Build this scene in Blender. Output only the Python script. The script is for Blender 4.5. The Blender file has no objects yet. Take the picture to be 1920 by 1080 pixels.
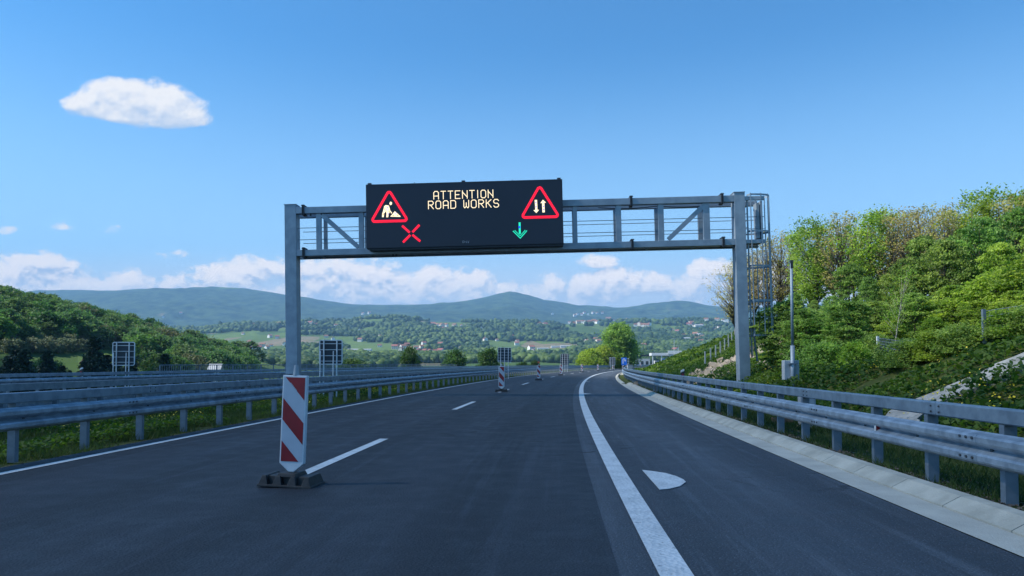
import bpy, math, random
import numpy as np
from math import radians as R, sin, cos, tan, pi
from mathutils import Vector, Matrix

sc = bpy.context.scene
C = sc.collection
random.seed(7); rng = np.random.default_rng(7)

# ------------------------------------------------------------------ camera
CAM_H = 1.3
cam_d = bpy.data.cameras.new('camera'); cam = bpy.data.objects.new('camera', cam_d); C.objects.link(cam)
cam.location = (0, 0, CAM_H); cam.rotation_euler = (R(90 + 2.1), 0, 0)
cam_d.sensor_width = 36; cam_d.lens = 25.5; cam_d.shift_y = 92 / 1920
cam_d.clip_start = 0.1; cam_d.clip_end = 30000
sc.camera = cam
sc.render.resolution_x = 1024; sc.render.resolution_y = 576

# ------------------------------------------------------------------ view
sc.view_settings.view_transform = 'Standard'; sc.view_settings.look = 'None'
sc.view_settings.exposure = 0.65; sc.view_settings.gamma = 1
sc.cycles.volume_bounces = 0; sc.cycles.max_bounces = 5
sc.cycles.diffuse_bounces = 2; sc.cycles.glossy_bounces = 2; sc.cycles.transmission_bounces = 3
sc.cycles.transparent_max_bounces = 6

# ------------------------------------------------------------------ sun
SUN_EL = R(47)
SUN_H = Vector((-0.97, -0.12, 0)).normalized()
TO_SUN = Vector((SUN_H.x * cos(SUN_EL), SUN_H.y * cos(SUN_EL), sin(SUN_EL)))
sl = bpy.data.lights.new('sun', 'SUN'); sl.energy = 5.0; sl.angle = R(0.5); sl.color = (1.0, 0.95, 0.87)
sun = bpy.data.objects.new('sun', sl); C.objects.link(sun)
sun.rotation_euler = TO_SUN.to_track_quat('Z', 'Y').to_euler()

# ------------------------------------------------------------------ node helper
class NT:
    """tiny expression helper for node trees"""
    def __init__(s, nt): s.nt = nt
    def n(s, typ, **kw):
        nd = s.nt.nodes.new(typ)
        for k, v in kw.items(): setattr(nd, k, v)
        return nd
    def put(s, sock, v):
        if isinstance(v, bpy.types.NodeSocket): s.nt.links.new(v, sock)
        else: sock.default_value = v
    def m(s, op, a, b=0.0, c=0.0, clamp=False):
        nd = s.n('ShaderNodeMath', operation=op); nd.use_clamp = clamp
        s.put(nd.inputs[0], a); s.put(nd.inputs[1], b); s.put(nd.inputs[2], c)
        return nd.outputs[0]
    def vm(s, op, a, b=(0, 0, 0)):
        nd = s.n('ShaderNodeVectorMath', operation=op)
        s.put(nd.inputs[0], a)
        if op == 'SCALE': s.put(nd.inputs[3], b)
        else: s.put(nd.inputs[1], b)
        return nd.outputs[0]
    def ramp(s, v, a, b, lo=0.0, hi=1.0):
        nd = s.n('ShaderNodeMapRange'); nd.interpolation_type = 'SMOOTHSTEP'
        s.put(nd.inputs[0], v); s.put(nd.inputs[1], a); s.put(nd.inputs[2], b); s.put(nd.inputs[3], lo); s.put(nd.inputs[4], hi)
        return nd.outputs[0]
    def mix(s, f, a, b, typ='RGBA'):
        nd = s.n('ShaderNodeMix', data_type=typ)
        s.put(nd.inputs[0], f)
        i = 6 if typ == 'RGBA' else 2
        s.put(nd.inputs[i], a); s.put(nd.inputs[i + 1], b)
        return nd.outputs[2 if typ == 'RGBA' else 0]
    def noise(s, vec, scale, detail=4, rough=0.55, dist=0.0):
        nd = s.n('ShaderNodeTexNoise'); s.put(nd.inputs['Vector'], vec); s.put(nd.inputs['Scale'], scale)
        s.put(nd.inputs['Detail'], detail); s.put(nd.inputs['Roughness'], rough); s.put(nd.inputs['Distortion'], dist)
        return nd.outputs[0]
def col(r, g, b): return (r, g, b, 1)

# ------------------------------------------------------------------ world: sky with clouds
world = bpy.data.worlds.new('World'); sc.world = world; world.use_nodes = True
wt = world.node_tree; wt.nodes.clear(); N = NT(wt)
sky = N.n('ShaderNodeTexSky', sky_type='NISHITA'); sky.sun_disc = False
sky.sun_elevation = SUN_EL; sky.sun_rotation = math.atan2(TO_SUN.x, TO_SUN.y)
sky.altitude = 200; sky.air_density = 1.0; sky.dust_density = 0.6; sky.ozone_density = 2.2
tc = N.n('ShaderNodeTexCoord'); sep = N.n('ShaderNodeSeparateXYZ'); wt.links.new(tc.outputs['Generated'], sep.inputs[0])
dx, dy, dz = sep.outputs
dyc = N.m('MAXIMUM', dy, 0.02)
U = N.m('DIVIDE', dx, dyc); V = N.m('DIVIDE', dz, dyc)
def P2(px, py): return ((px - 960) / 1360, (682 - py) / 1360)
# every cloud: centre, half width, half height above and below its centre, weight
CLOUDS = [  # px, py, rx, r_up, r_down, strength
    (250, 203, 128, 70, 26, 1.6), (208, 176, 98, 44, 32, 1.4), (300, 215, 96, 38, 26, 1.2), (345, 222, 52, 20, 14, .9), (150, 188, 50, 28, 20, .9),
    (85, 425, 46, 13, 10, .42), (210, 432, 30, 11, 8, .38), (20, 430, 34, 8, 8, .25), (330, 476, 38, 12, 10, .5),
    (1125, 492, 40, 19, 11, .85),
    (70, 520, 105, 54, 50, 1.35), (10, 530, 60, 46, 40, 1.2), (160, 548, 70, 36, 40, 1.1), (245, 543, 80, 42, 40, 1.15),
    (400, 540, 84, 60, 44, 1.2), (470, 530, 70, 62, 50, 1.25), (530, 540, 70, 70, 50, 1.25), (620, 530, 90, 64, 50, 1.2), (700, 530, 80, 60, 50, 1.1), (330, 543, 60, 42, 40, 1.2), (580, 520, 70, 44, 40, 1.2), (660, 545, 120, 40, 40, 1.1), (850, 540, 90, 34, 40, 1.1),
    (810, 520, 48, 36, 44, 1.1), (760, 540, 60, 32, 44, .9), (890, 525, 60, 38, 40, 1.1), (960, 545, 50, 30, 40, .85), (1030, 535, 48, 26, 40, 1.0), (1100, 545, 60, 34, 40, .95),
    (1150, 540, 56, 38, 40, 1.0), (1220, 530, 64, 34, 40, 1.05), (1290, 540, 60, 32, 50, .9), (1335, 515, 60, 34, 50, 1.15), (1420, 530, 90, 46, 50, 1.0), (1560, 540, 90, 40, 50, 1.0), (1750, 540, 130, 50, 50, 1.0), (-140, 530, 120, 50, 50, 1.0), (2000, 560, 120, 90, 40, 1.0)]
def density(u, v):
    w = N.n('ShaderNodeCombineXYZ'); N.put(w.inputs[0], u); N.put(w.inputs[1], N.m('MULTIPLY', v, 1.35)); N.put(w.inputs[2], 0.3)
    big = N.noise(w.outputs[0], 15.0, 7, 0.60)
    fine = N.noise(w.outputs[0], 62.0, 5, 0.62)
    k = N.m('ADD', N.m('MULTIPLY', N.m('SUBTRACT', big, 0.5), N.ramp(v, .12, .25, 3.6, 2.5)), N.m('MULTIPLY', N.m('SUBTRACT', fine, 0.5), N.ramp(v, .12, .25, 1.6, .6)))
    d = None
    for (px, py, rx, ru, rd, st) in CLOUDS:
        cu, cv = P2(px, py)
        a = N.m('MULTIPLY', N.m('SUBTRACT', u, cu), 1360 / rx)
        q = N.m('SUBTRACT', v, cv)
        b = N.m('MAXIMUM', N.m('MULTIPLY', q, 1360 / ru), N.m('MULTIPLY', q, -1360 / rd))
        e = N.m('MULTIPLY_ADD', b, b, N.m('MULTIPLY', a, a))
        e = N.m('MULTIPLY', N.m('SUBTRACT', 1.0, e), st)
        d = e if d is None else N.m('SMOOTH_MAX', d, e, 0.12)
    return N.m('ADD', N.m('MINIMUM', d, 0.95), k)
D0 = density(U, V)
D1 = density(N.m('SUBTRACT', U, 0.006), N.m('ADD', V, 0.011))
alpha = N.ramp(D0, 0.0, 0.70)
lit = N.ramp(N.m('SUBTRACT', D0, D1), -0.55, 0.45)
# low bank of pale haze cloud between the cumulus tops and the hills
bank = N.m('MULTIPLY', N.ramp(V, 0.170, 0.085), 0.80)
front = N.ramp(dy, 0.02, 0.12)
CLOUD_HI = col(7.6, 7.4, 7.2); CLOUD_LO = col(4.0, 4.9, 6.3); BANK = col(6.0, 6.5, 7.2)
skyg = N.vm('MULTIPLY', sky.outputs[0], (0.44, 1.06, 1.42))
elev = N.m('DIVIDE', dz, N.m('SQRT', N.m('SUBTRACT', 1.0, N.m('MULTIPLY', dz, dz))))
skyc = N.mix(N.m('MULTIPLY', N.ramp(elev, .46, .03), .86), skyg, col(3.7, 6.0, 8.3))
ccol = N.mix(lit, CLOUD_LO, N.mix(N.ramp(V, .2, .1), CLOUD_HI, col(10.5, 9.3, 8.2)))
s1 = N.mix(N.m('MULTIPLY', bank, front), skyc, BANK)
# clouds low down are seen through more air
alo = N.m('MULTIPLY', N.m('MULTIPLY', alpha, front), N.ramp(V, 0.070, 0.13, 0.45, 1.0))
s2 = N.mix(alo, s1, ccol)
bg = N.n('ShaderNodeBackground'); N.put(bg.inputs[0], s2); bg.inputs[1].default_value = 0.089
wo = N.n('ShaderNodeOutputWorld'); wt.links.new(bg.outputs[0], wo.inputs[0])
world.cycles.sampling_method = 'MANUAL'; world.cycles.sample_map_resolution = 512

# ------------------------------------------------------------------ materials
def mat(name, base, rough=0.6, metal=0.0, var=0.15, scale=3.0, bump=0.0, bscale=40.0, spec=0.5, second=None, emis=None, obj_var=0.0, coord='Object'):
    m = bpy.data.materials.new(name); m.use_nodes = True; nt = m.node_tree; nt.nodes.clear(); n = NT(nt)
    p = n.n('ShaderNodeBsdfPrincipled'); o = n.n('ShaderNodeOutputMaterial'); nt.links.new(p.outputs[0], o.inputs[0])
    t = n.n('ShaderNodeTexCoord').outputs[coord]
    c2 = second if second else tuple(max(0, c * (1 - var)) for c in base)
    f = n.ramp(n.noise(t, scale, 6, 0.6), 0.3, 0.7)
    cc = n.mix(f, col(*base), col(*c2))
    if obj_var:
        oi = n.n('ShaderNodeObjectInfo'); h = n.n('ShaderNodeHueSaturation'); n.put(h.inputs['Color'], cc)
        n.put(h.inputs['Hue'], n.m('MULTIPLY_ADD', oi.outputs['Random'], obj_var * .12, 0.5 - obj_var * .06))
        n.put(h.inputs['Value'], n.m('MULTIPLY_ADD', n.m('FRACT', n.m('MULTIPLY', oi.outputs['Random'], 7.31)), obj_var, 1 - obj_var * .5)); cc = h.outputs[0]
    n.put(p.inputs['Base Color'], cc); p.inputs['Roughness'].default_value = rough; p.inputs['Metallic'].default_value = metal
    p.inputs['Specular IOR Level'].default_value = spec
    if bump:
        b = n.n('ShaderNodeBump'); b.inputs['Strength'].default_value = bump; b.inputs['Distance'].default_value = 0.02
        n.put(b.inputs['Height'], n.noise(t, bscale, 4)); nt.links.new(b.outputs[0], p.inputs['Normal'])
    if emis:
        n.put(p.inputs['Emission Color'], col(*emis[0])); p.inputs['Emission Strength'].default_value = emis[1]
    m['ns'] = 1
    return m
def leafmat(name, a, b, trans=0.35, obj_var=0.35, shade=0.5):
    m = bpy.data.materials.new(name); m.use_nodes = True; nt = m.node_tree; nt.nodes.clear(); n = NT(nt)
    at = n.n('ShaderNodeAttribute'); at.attribute_name = 'tone'
    oi = n.n('ShaderNodeObjectInfo')
    c = n.mix(at.outputs['Fac'], col(*a), col(*b))
    h = n.n('ShaderNodeHueSaturation'); n.put(h.inputs['Color'], c)
    n.put(h.inputs['Hue'], n.m('MULTIPLY_ADD', oi.outputs['Random'], obj_var * .12, 0.5 - obj_var * .06))
    n.put(h.inputs['Value'], n.m('MULTIPLY_ADD', n.m('FRACT', n.m('MULTIPLY', oi.outputs['Random'], 5.7)), obj_var, 1 - obj_var * .5))
    d = n.n('ShaderNodeBsdfPrincipled'); n.put(d.inputs['Base Color'], h.outputs[0]); d.inputs['Roughness'].default_value = 0.6; d.inputs['Specular IOR Level'].default_value = 0.25
    t = n.n('ShaderNodeBsdfTranslucent'); h2 = n.n('ShaderNodeHueSaturation'); n.put(h2.inputs['Color'], h.outputs[0]); h2.inputs['Value'].default_value = 1.6; h2.inputs['Saturation'].default_value = 1.1; n.put(t.inputs[0], h2.outputs[0])
    mx = n.n('ShaderNodeMixShader'); mx.inputs[0].default_value = trans
    nt.links.new(d.outputs[0], mx.inputs[1]); nt.links.new(t.outputs[0], mx.inputs[2])
    o = n.n('ShaderNodeOutputMaterial'); nt.links.new(mx.outputs[0], o.inputs[0]); return m

M = {}
M['steel'] = mat('galvanised steel', (.29, .355, .415), .55, .3, second=(.215, .27, .325), scale=2.2, bump=.08, bscale=14)
M['rail'] = mat('galvanised rail', (.37, .44, .51), .5, .45, second=(.20, .25, .30), scale=5, bump=.08, bscale=9)
M['box'] = mat('galvanised box rail', (.24, .31, .37), .5, .4, second=(.15, .20, .25), scale=5, bump=.06, bscale=9)
M['post'] = mat('galvanised post', (.20, .25, .31), .6, .3, second=(.13, .17, .21), scale=5)
M['dark'] = mat('dark steel', (.035, .042, .05), .6, .2)
M['bolt'] = mat('bolt steel', (.08, .09, .10), .5, .5)
M['panel'] = mat('sign panel black', (.0075, .013, .030), .42, 0, second=(.006, .011, .026), scale=.7)
M['signback'] = mat('sign back', (.022, .034, .05), .55, .0)
M['signbar'] = mat('sign bracing', (.66, .70, .74), .5, .1)
M['red_led'] = mat('red led', (.3, .0, .02), .5, emis=((1.0, .008, .035), 0.85))
M['amber_led'] = mat('amber led', (.5, .4, .2), .5, emis=((1.0, .80, .52), 0.9))
M['amber_dim'] = mat('orange led', (.4, .2, .05), .5, emis=((1.0, .42, .10), 0.55))
M['violet_led'] = mat('violet led', (.2, .2, .5), .5, emis=((.35, .30, 1.0), 0.55))
M['green_led'] = mat('green led', (.0, .3, .2), .5, emis=((.02, .80, .48), 0.75))
M['blue_led'] = mat('blue led', (.0, .1, .6), .5, emis=((.02, .08, 1.0), 0.7))
M['logo'] = mat('logo grey', (.8, .82, .85), .5)
M['refl_red'] = mat('reflective red', (.30, .010, .018), .4, second=(.21, .010, .016), scale=6)
M['refl_white'] = mat('reflective white', (.46, .52, .60), .35, second=(.40, .46, .54), scale=5)
M['plastic_white'] = mat('white plastic', (.72, .74, .77), .4, second=(.60, .62, .66), scale=8)
M['rubber'] = mat('black rubber', (.010, .011, .013), .6, second=(.024, .025, .027), scale=12, bump=.2, bscale=30)
M['white_paint'] = mat('white post paint', (.7, .7, .7), .5)
M['black_paint'] = mat('black paint', (.02, .02, .022), .5)
M['cabinet'] = mat('grey cabinet', (.36, .40, .44), .5, second=(.30, .34, .38))
M['concrete'] = mat('kerb concrete', (.50, .48, .41), .9, second=(.34, .33, .28), scale=2.5, bump=.5, bscale=60)
M['stone'] = mat('chute stone', (.34, .34, .32), .9, second=(.20, .20, .185), scale=4, bump=.9, bscale=9)
M['rock'] = mat('broken rock', (.40, .33, .25), .9, second=(.26, .21, .16), scale=2, bump=.8, bscale=8)
M['blue'] = mat('blue sign', (.01, .14, .62), .4)
M['yellow'] = mat('yellow paint', (.75, .36, .02), .5)
M['orange_lamp'] = mat('amber lamp', (.7, .15, .05), .4)
M['bark'] = mat('bark', (.11, .095, .075), .9, second=(.06, .052, .042), scale=5, bump=.6, bscale=20, coord='Object')
M['birch'] = mat('pale bark', (.38, .36, .31), .8, second=(.2, .18, .15), scale=6)
M['wood'] = mat('weathered board', (.22, .13, .08), .8)
M['leaf'] = leafmat('green leaves', (.062, .135, .030), (.29, .43, .105), .5, .3)
M['leaf_y'] = leafmat('young leaves', (.105, .19, .028), (.36, .46, .085), .5, .3)
M['leaf_t'] = leafmat('sparse spring leaves', (.24, .22, .09), (.42, .39, .13), .5)
M['leaf_hb'] = leafmat('brownish hill leaves', (.07, .085, .035), (.14, .15, .06), .3, .15)
M['leaf_h'] = leafmat('hill leaves', (.032, .084, .028), (.145, .24, .07), .38, .3)
M['leaf_h2'] = leafmat('light hill leaves', (.045, .12, .022), (.13, .25, .055), .35, .15)
M['leaf_d'] = leafmat('dark leaves', (.024, .07, .018), (.09, .17, .04))
M['leaf_c'] = leafmat('conifer needles', (.014, .036, .018), (.03, .06, .026), .1)
M['leaf_g'] = leafmat('orchard leaves', (.09, .12, .06), (.18, .21, .11), .3)
M['grass'] = leafmat('grass blades', (.036, .066, .018), (.115, .150, .040), .35, 0)
M['weeds'] = leafmat('bank weeds', (.028, .075, .014), (.16, .24, .035), .4, 0)
M['flower'] = mat('yellow flowers', (.62, .50, .02), .6)
M['wall_cream'] = mat('cream render', (.62, .58, .5), .9); M['wall_white'] = mat('white render', (.75, .75, .73), .9)
M['wall_brick'] = mat('brick wall', (.35, .17, .11), .9); M['roof_red'] = mat('red tiles', (.27, .12, .085), .9, obj_var=.4)
M['roof_grey'] = mat('grey sheet roof', (.42, .44, .46), .6, .2); M['roof_brown'] = mat('brown tiles', (.2, .1, .07), .9); M['window'] = mat('window glass', (.03, .04, .05), .15)
M['cloud'] = mat('cloud', (.8, .8, .8), 1.0, var=.03)

# ------------------------------------------------------------------ object helpers
def link(o, parent=None):
    C.objects.link(o)
    if parent is not None: o.parent = parent
    return o
def tag(o, label=None, cat=None, group=None, kind=None):
    if label: o['label'] = label
    if cat: o['category'] = cat
    if group: o['group'] = group
    if kind: o['kind'] = kind
    return o
def thing(name, label, cat, loc=(0, 0, 0), rz=0, group=None):
    o = bpy.data.objects.new(name, None); link(o); o.location = loc; o.rotation_euler = (0, 0, rz); o.empty_display_size = .2
    return tag(o, label, cat, group)
def dup(root, loc=None, rz=None, label=None, group=None, scale=None):
    r = root.copy(); C.objects.link(r)
    if loc is not None: r.location = loc
    if rz is not None: r.rotation_euler = (root.rotation_euler[0], root.rotation_euler[1], rz)
    if scale is not None: r.scale = scale if hasattr(scale, '__len__') else (scale,) * 3
    if label: r['label'] = label
    if group: r['group'] = group
    for ch in list(root.children):
        c = ch.copy(); C.objects.link(c); c.parent = r
        for g in list(ch.children):
            d = g.copy(); C.objects.link(d); d.parent = c
    return r
class MB:
    def __init__(s): s.v = []; s.f = []
    def add(s, vs, fs):
        o = len(s.v); s.v += [tuple(v) for v in vs]; s.f += [tuple(i + o for i in f) for f in fs]; return s
    def box(s, x0, x1, y0, y1, z0, z1, mtx=None):
        vs = [(x0, y0, z0), (x1, y0, z0), (x1, y1, z0), (x0, y1, z0), (x0, y0, z1), (x1, y0, z1), (x1, y1, z1), (x0, y1, z1)]
        if mtx is not None: vs = [mtx @ Vector(v) for v in vs]
        return s.add(vs, [(0, 3, 2, 1), (4, 5, 6, 7), (0, 1, 5, 4), (1, 2, 6, 5), (2, 3, 7, 6), (3, 0, 4, 7)])
    def bar(s, p0, p1, w, h=None, up=(0, 0, 1)):
        h = h or w; p0 = Vector(p0); p1 = Vector(p1); d = (p1 - p0).normalized(); up = Vector(up)
        if abs(d.dot(up)) > .98: up = Vector((0, 1, 0))
        a = d.cross(up).normalized(); b = a.cross(d)
        vs = [p + a * i * w / 2 + b * j * h / 2 for p in (p0, p1) for (i, j) in ((-1, -1), (1, -1), (1, 1), (-1, 1))]
        return s.add(vs, [(0, 1, 2, 3), (7, 6, 5, 4), (0, 4, 5, 1), (1, 5, 6, 2), (2, 6, 7, 3), (3, 7, 4, 0)])
    def tube(s, pts, r, n=8, r1=None):
        pts = [Vector(p) for p in pts]; L = len(pts); vs = []
        for i, p in enumerate(pts):
            d = (pts[min(i + 1, L - 1)] - pts[max(i - 1, 0)]).normalized()
            u = Vector((0, 0, 1)) if abs(d.z) < .9 else Vector((1, 0, 0))
            a = d.cross(u).normalized(); b = a.cross(d)
            rr = r if r1 is None else r + (r1 - r) * i / (L - 1)
            vs += [p + (a * cos(2 * pi * k / n) + b * sin(2 * pi * k / n)) * rr for k in range(n)]
        fs = [(i * n + k, i * n + (k + 1) % n, (i + 1) * n + (k + 1) % n, (i + 1) * n + k) for i in range(L - 1) for k in range(n)]
        fs += [tuple(range(n))[::-1], tuple((L - 1) * n + k for k in range(n))]
        return s.add(vs, fs)
    def prism(s, poly, z0, z1):
        n = len(poly); vs = [(x, y, z0) for x, y in poly] + [(x, y, z1) for x, y in poly]
        return s.add(vs, [tuple(range(n))[::-1], tuple(range(n, 2 * n))] + [(i, (i + 1) % n, n + (i + 1) % n, n + i) for i in range(n)])
    def prism_y(s, poly, y0, y1):
        n = len(poly); vs = [(x, y0, z) for x, z in poly] + [(x, y1, z) for x, z in poly]
        return s.add(vs, [tuple(range(n)), tuple(range(n, 2 * n))[::-1]] + [((i + 1) % n, i, n + i, n + (i + 1) % n) for i in range(n)])
    def build(s, name, m, parent=None, smooth=False, bevel=0):
        me = bpy.data.meshes.new(name); me.from_pydata(s.v, [], s.f); me.materials.append(m)
        if smooth: me.polygons.foreach_set('use_smooth', [True] * len(me.polygons))
        me.update(); o = bpy.data.objects.new(name, me); link(o, parent)
        if bevel:
            b = o.modifiers.new('bevel', 'BEVEL'); b.width = bevel; b.segments = 2; b.limit_method = 'ANGLE'
        return o
def np_mesh(name, V_, F_, m, parent=None, smooth=False, tone=None):
    """V (n,3), F (k,3 or 4)"""
    me = bpy.data.meshes.new(name); k = F_.shape[1]
    me.vertices.add(len(V_)); me.vertices.foreach_set('co', np.ascontiguousarray(V_, dtype=np.float32).ravel())
    me.loops.add(F_.size); me.loops.foreach_set('vertex_index', np.ascontiguousarray(F_, dtype=np.int32).ravel())
    me.polygons.add(len(F_)); me.polygons.foreach_set('loop_start', np.arange(0, F_.size, k, dtype=np.int32))
    if smooth: me.polygons.foreach_set('use_smooth', np.ones(len(F_), dtype=bool))
    me.update(calc_edges=True)
    if tone is not None:
        a = me.attributes.new('tone', 'FLOAT', 'POINT'); a.data.foreach_set('value', np.ascontiguousarray(tone, dtype=np.float32))
    me.materials.append(m); o = bpy.data.objects.new(name, me); link(o, parent); return o

# ------------------------------------------------------------------ noise
def _hash(ix, iy, seed):
    h = (ix.astype(np.int64) * 374761393 + iy.astype(np.int64) * 668265263 + seed * 974711) & 0x7fffffff
    h = ((h ^ (h >> 13)) * 1274126177) & 0x7fffffff
    return ((h ^ (h >> 16)) & 0xffff) / 65535.0
def vnoise(x, y, seed=0):
    x = np.asarray(x, float); y = np.asarray(y, float); ix = np.floor(x); iy = np.floor(y); fx = x - ix; fy = y - iy
    fx = fx * fx * (3 - 2 * fx); fy = fy * fy * (3 - 2 * fy)
    a = _hash(ix, iy, seed); b = _hash(ix + 1, iy, seed); c = _hash(ix, iy + 1, seed); d = _hash(ix + 1, iy + 1, seed)
    return (a * (1 - fx) + b * fx) * (1 - fy) + (c * (1 - fx) + d * fx) * fy
def fbm(x, y, seed=0, o=4):
    r = 0; a = .5
    for i in range(o): r = r + a * vnoise(np.asarray(x) * 2 ** i, np.asarray(y) * 2 ** i, seed + i); a *= .5
    return r
def sstep(a, b, x):
    t = np.clip((np.asarray(x, float) - a) / (b - a), 0, 1); return t * t * (3 - 2 * t)

# ------------------------------------------------------------------ road axis (arc, then easing back)
DS = 0.5; S0 = -60.0
_s = np.arange(S0, 470, DS)
_k = np.where(_s < 205, 1 / 765, np.where(_s < 225, 1 / 765 - (_s - 205) / 20 * (1 / 765 + 1 / 900), np.where(_s < 330, -1 / 900, 0)))
_h = np.cumsum(_k) * DS; i0 = int(round(-S0 / DS)); _h = _h - _h[i0] + math.atan(.0496)
_x = np.cumsum(np.sin(_h)) * DS; _y = np.cumsum(np.cos(_h)) * DS; _x = _x - _x[i0] - 2.94; _y = _y - _y[i0]
def P(s, t, z=0.0):
    x = np.interp(s, _s, _x); y = np.interp(s, _s, _y); h = np.interp(s, _s, _h)
    return (float(x + t * cos(h)), float(y - t * sin(h)), z)
def HD(s): return float(np.interp(s, _s, _h))
def st_of(X, Y):
    X = np.asarray(X, float); Y = np.asarray(Y, float)
    s = np.interp(Y, _y, _s)
    for _ in range(3):
        x = np.interp(s, _s, _x); y = np.interp(s, _s, _y); h = np.interp(s, _s, _h)
        t = (X - x) * np.cos(h) - (Y - y) * np.sin(h); ds = (X - x) * np.sin(h) + (Y - y) * np.cos(h)
        s = np.clip(s + np.clip(ds, -60, 60) * 0.9, S0, 469)
    return s, t

# ------------------------------------------------------------------ terrain height
SKY_PX = np.array([-2000, -600, -200, 80, 150, 220, 300, 390, 450, 520, 600, 680, 735, 800, 855, 910, 955, 990, 1020, 1080, 1180, 1240, 1330, 1400, 1700, 2100, 2600, 4000])
SKY_PY = np.array([590, 575, 568, 553, 546, 545, 542, 542, 548, 557, 568, 573, 578, 575, 570, 561, 555, 560, 569, 576, 577, 574, 575, 576, 582, 575, 580, 590])
MID_PX = np.array([-2000, 0, 100, 300, 450, 560, 640, 740, 800, 860, 930, 1000, 1060, 1110, 1150, 1250, 1350, 1500, 2000, 4000])
MID_PY = np.array([630, 620, 616, 610, 602, 600, 600, 597, 601, 602, 605, 603, 604, 601, 604, 603, 600, 604, 610, 620])
DD = np.array([0, 120, 200, 300, 500, 800, 1200, 1700, 2200, 2600, 3300, 4200, 5000, 5700, 6200, 7200, 9500])
def base_h(X, Y):
    X = np.asarray(X, float); Y = np.asarray(Y, float)
    Yc = np.maximum(Y, 60.0); px = 960 + 1360 * X / Yc; d = Y
    sk = 1.3 + (682 - np.interp(px, SKY_PX, SKY_PY)) / 1360 * 6200
    md = 1.3 + (682 - np.interp(px, MID_PX, MID_PY)) / 1360 * 2600 - 6
    z = np.select([d < 120, d < 300, d < 500, d < 800], [-4 + 0 * d, -4 - 3 * (d - 120) / 180, -7 + 2 * (d - 300) / 200, -5 + 7 * (d - 500) / 300], 0.0)
    f1 = np.interp(d, [800, 1200, 1700, 2200, 2600], [0.015, .10, .30, .64, 1.0]); zz = f1 * md
    back = np.interp(d, [2600, 3300, 4200, 5000, 5700, 6200], [1.0, .80, 1.02, 1.1, 1.15, 1.2]) * md
    g = sstep(3300, 6200, d); zz = np.where(d > 2600, back * (1 - g) + sk * g, zz)
    zz = np.where(d > 6200, sk * (1 - .45 * sstep(6200, 9500, d)), zz)
    # rolling relief
    am = np.interp(d, [800, 1500, 2600, 4000, 5500, 6200, 9500], [0, 14, 26, 62, 60, 10, 40])
    zz = zz + am * (fbm(X / 420, Y / 420, 3, 4) - .5) * 2
    # nearer cone-shaped hill on the right half of the back range
    bump = 250 * np.exp(-((X - -40) / 620) ** 2 - ((Y - 5500) / 500) ** 2) * 0
    z = np.where(d > 800, zz + bump, z) + 1.2 * (fbm(X / 60, Y / 60, 9, 3) - .5) * sstep(120, 200, d)
    # wooded hill on the left
    q = np.clip(-X - 88 - 0.05 * (Y - 250), 0, 400)
    hill = (0.285 * q - 0.00035 * q * q) * sstep(120, 265, Y) * (1 - sstep(330, 520, Y)) * (0.9 + .25 * fbm(X / 50, Y / 50, 21, 3))
    return z + np.maximum(hill, 0)
def H(X, Y):
    X = np.asarray(X, float); Y = np.asarray(Y, float); b = base_h(X, Y); s, t = st_of(X, Y)
    n = fbm(X / 2.2, Y / 2.2, 5, 3) - .5
    emb = np.where(t < 0, -0.12 - 0.5 * np.maximum(0, -t - 20.5), 0)
    left = np.maximum(emb, np.minimum(b, -1.5 + 0 * b)) if False else np.maximum(emb, b)
    zc = np.interp(t, [-20.5, -17.3, -8.4, -7.6, -5.6, -4.0, 6.0, 6.74, 6.86, 8.3, 9.0], [-.12, -.1, -.1, -.05, -.1, -.06, -.06, -.06, .07, -.02, .0])
    zc = zc + np.where((t > 6.8) | ((t < -4.3) & (t > -7.9)), .05 * n, 0)
    top = np.interp(s, [-60, 34, 60, 78, 92, 106, 124, 138], [1.9, 1.9, 5.0, 4.9, 3.1, 1.2, .15, 0.0])
    slope = np.clip((t - 9.0) / 2.25, 0, None)
    rs = top * (1 - np.exp(-slope / np.maximum(top, .01) * 1.0)) if False else np.minimum(slope, top + np.maximum(0, slope - top) * .30)
    rs = rs + n * .35 * sstep(9.3, 11.5, t)
    right = np.where(t > 9, rs, zc) 
    right = np.where(s > 122, right + (b - right) * sstep(9, 30, t) * sstep(122, 160, s), right)
    right = right + (b - right) * sstep(70, 160, t)
    z = np.where(t < -20.5, left, np.where(t > 9, right, zc))
    f = sstep(400, 455, s) if True else 0
    z = z + (b - z) * np.where(Y > 380, np.clip((Y - 380) / 60, 0, 1), 0)
    return z
def Hf(x, y): return float(H(np.array([x]), np.array([y]))[0])
_hy = np.concatenate([np.arange(5, 300, 1.5), np.geomspace(300, 7000, 500)])
def hit(px, py, ymin=5):
    u = (px - 960) / 1360; e = (682 - py) / 1360; yy = _hy[_hy >= ymin]
    z = H(u * yy, yy); r = CAM_H + e * yy; w = np.nonzero(z >= r)[0]
    i = w[0] if len(w) else len(yy) - 1
    return (u * yy[i], yy[i], z[i])

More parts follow.
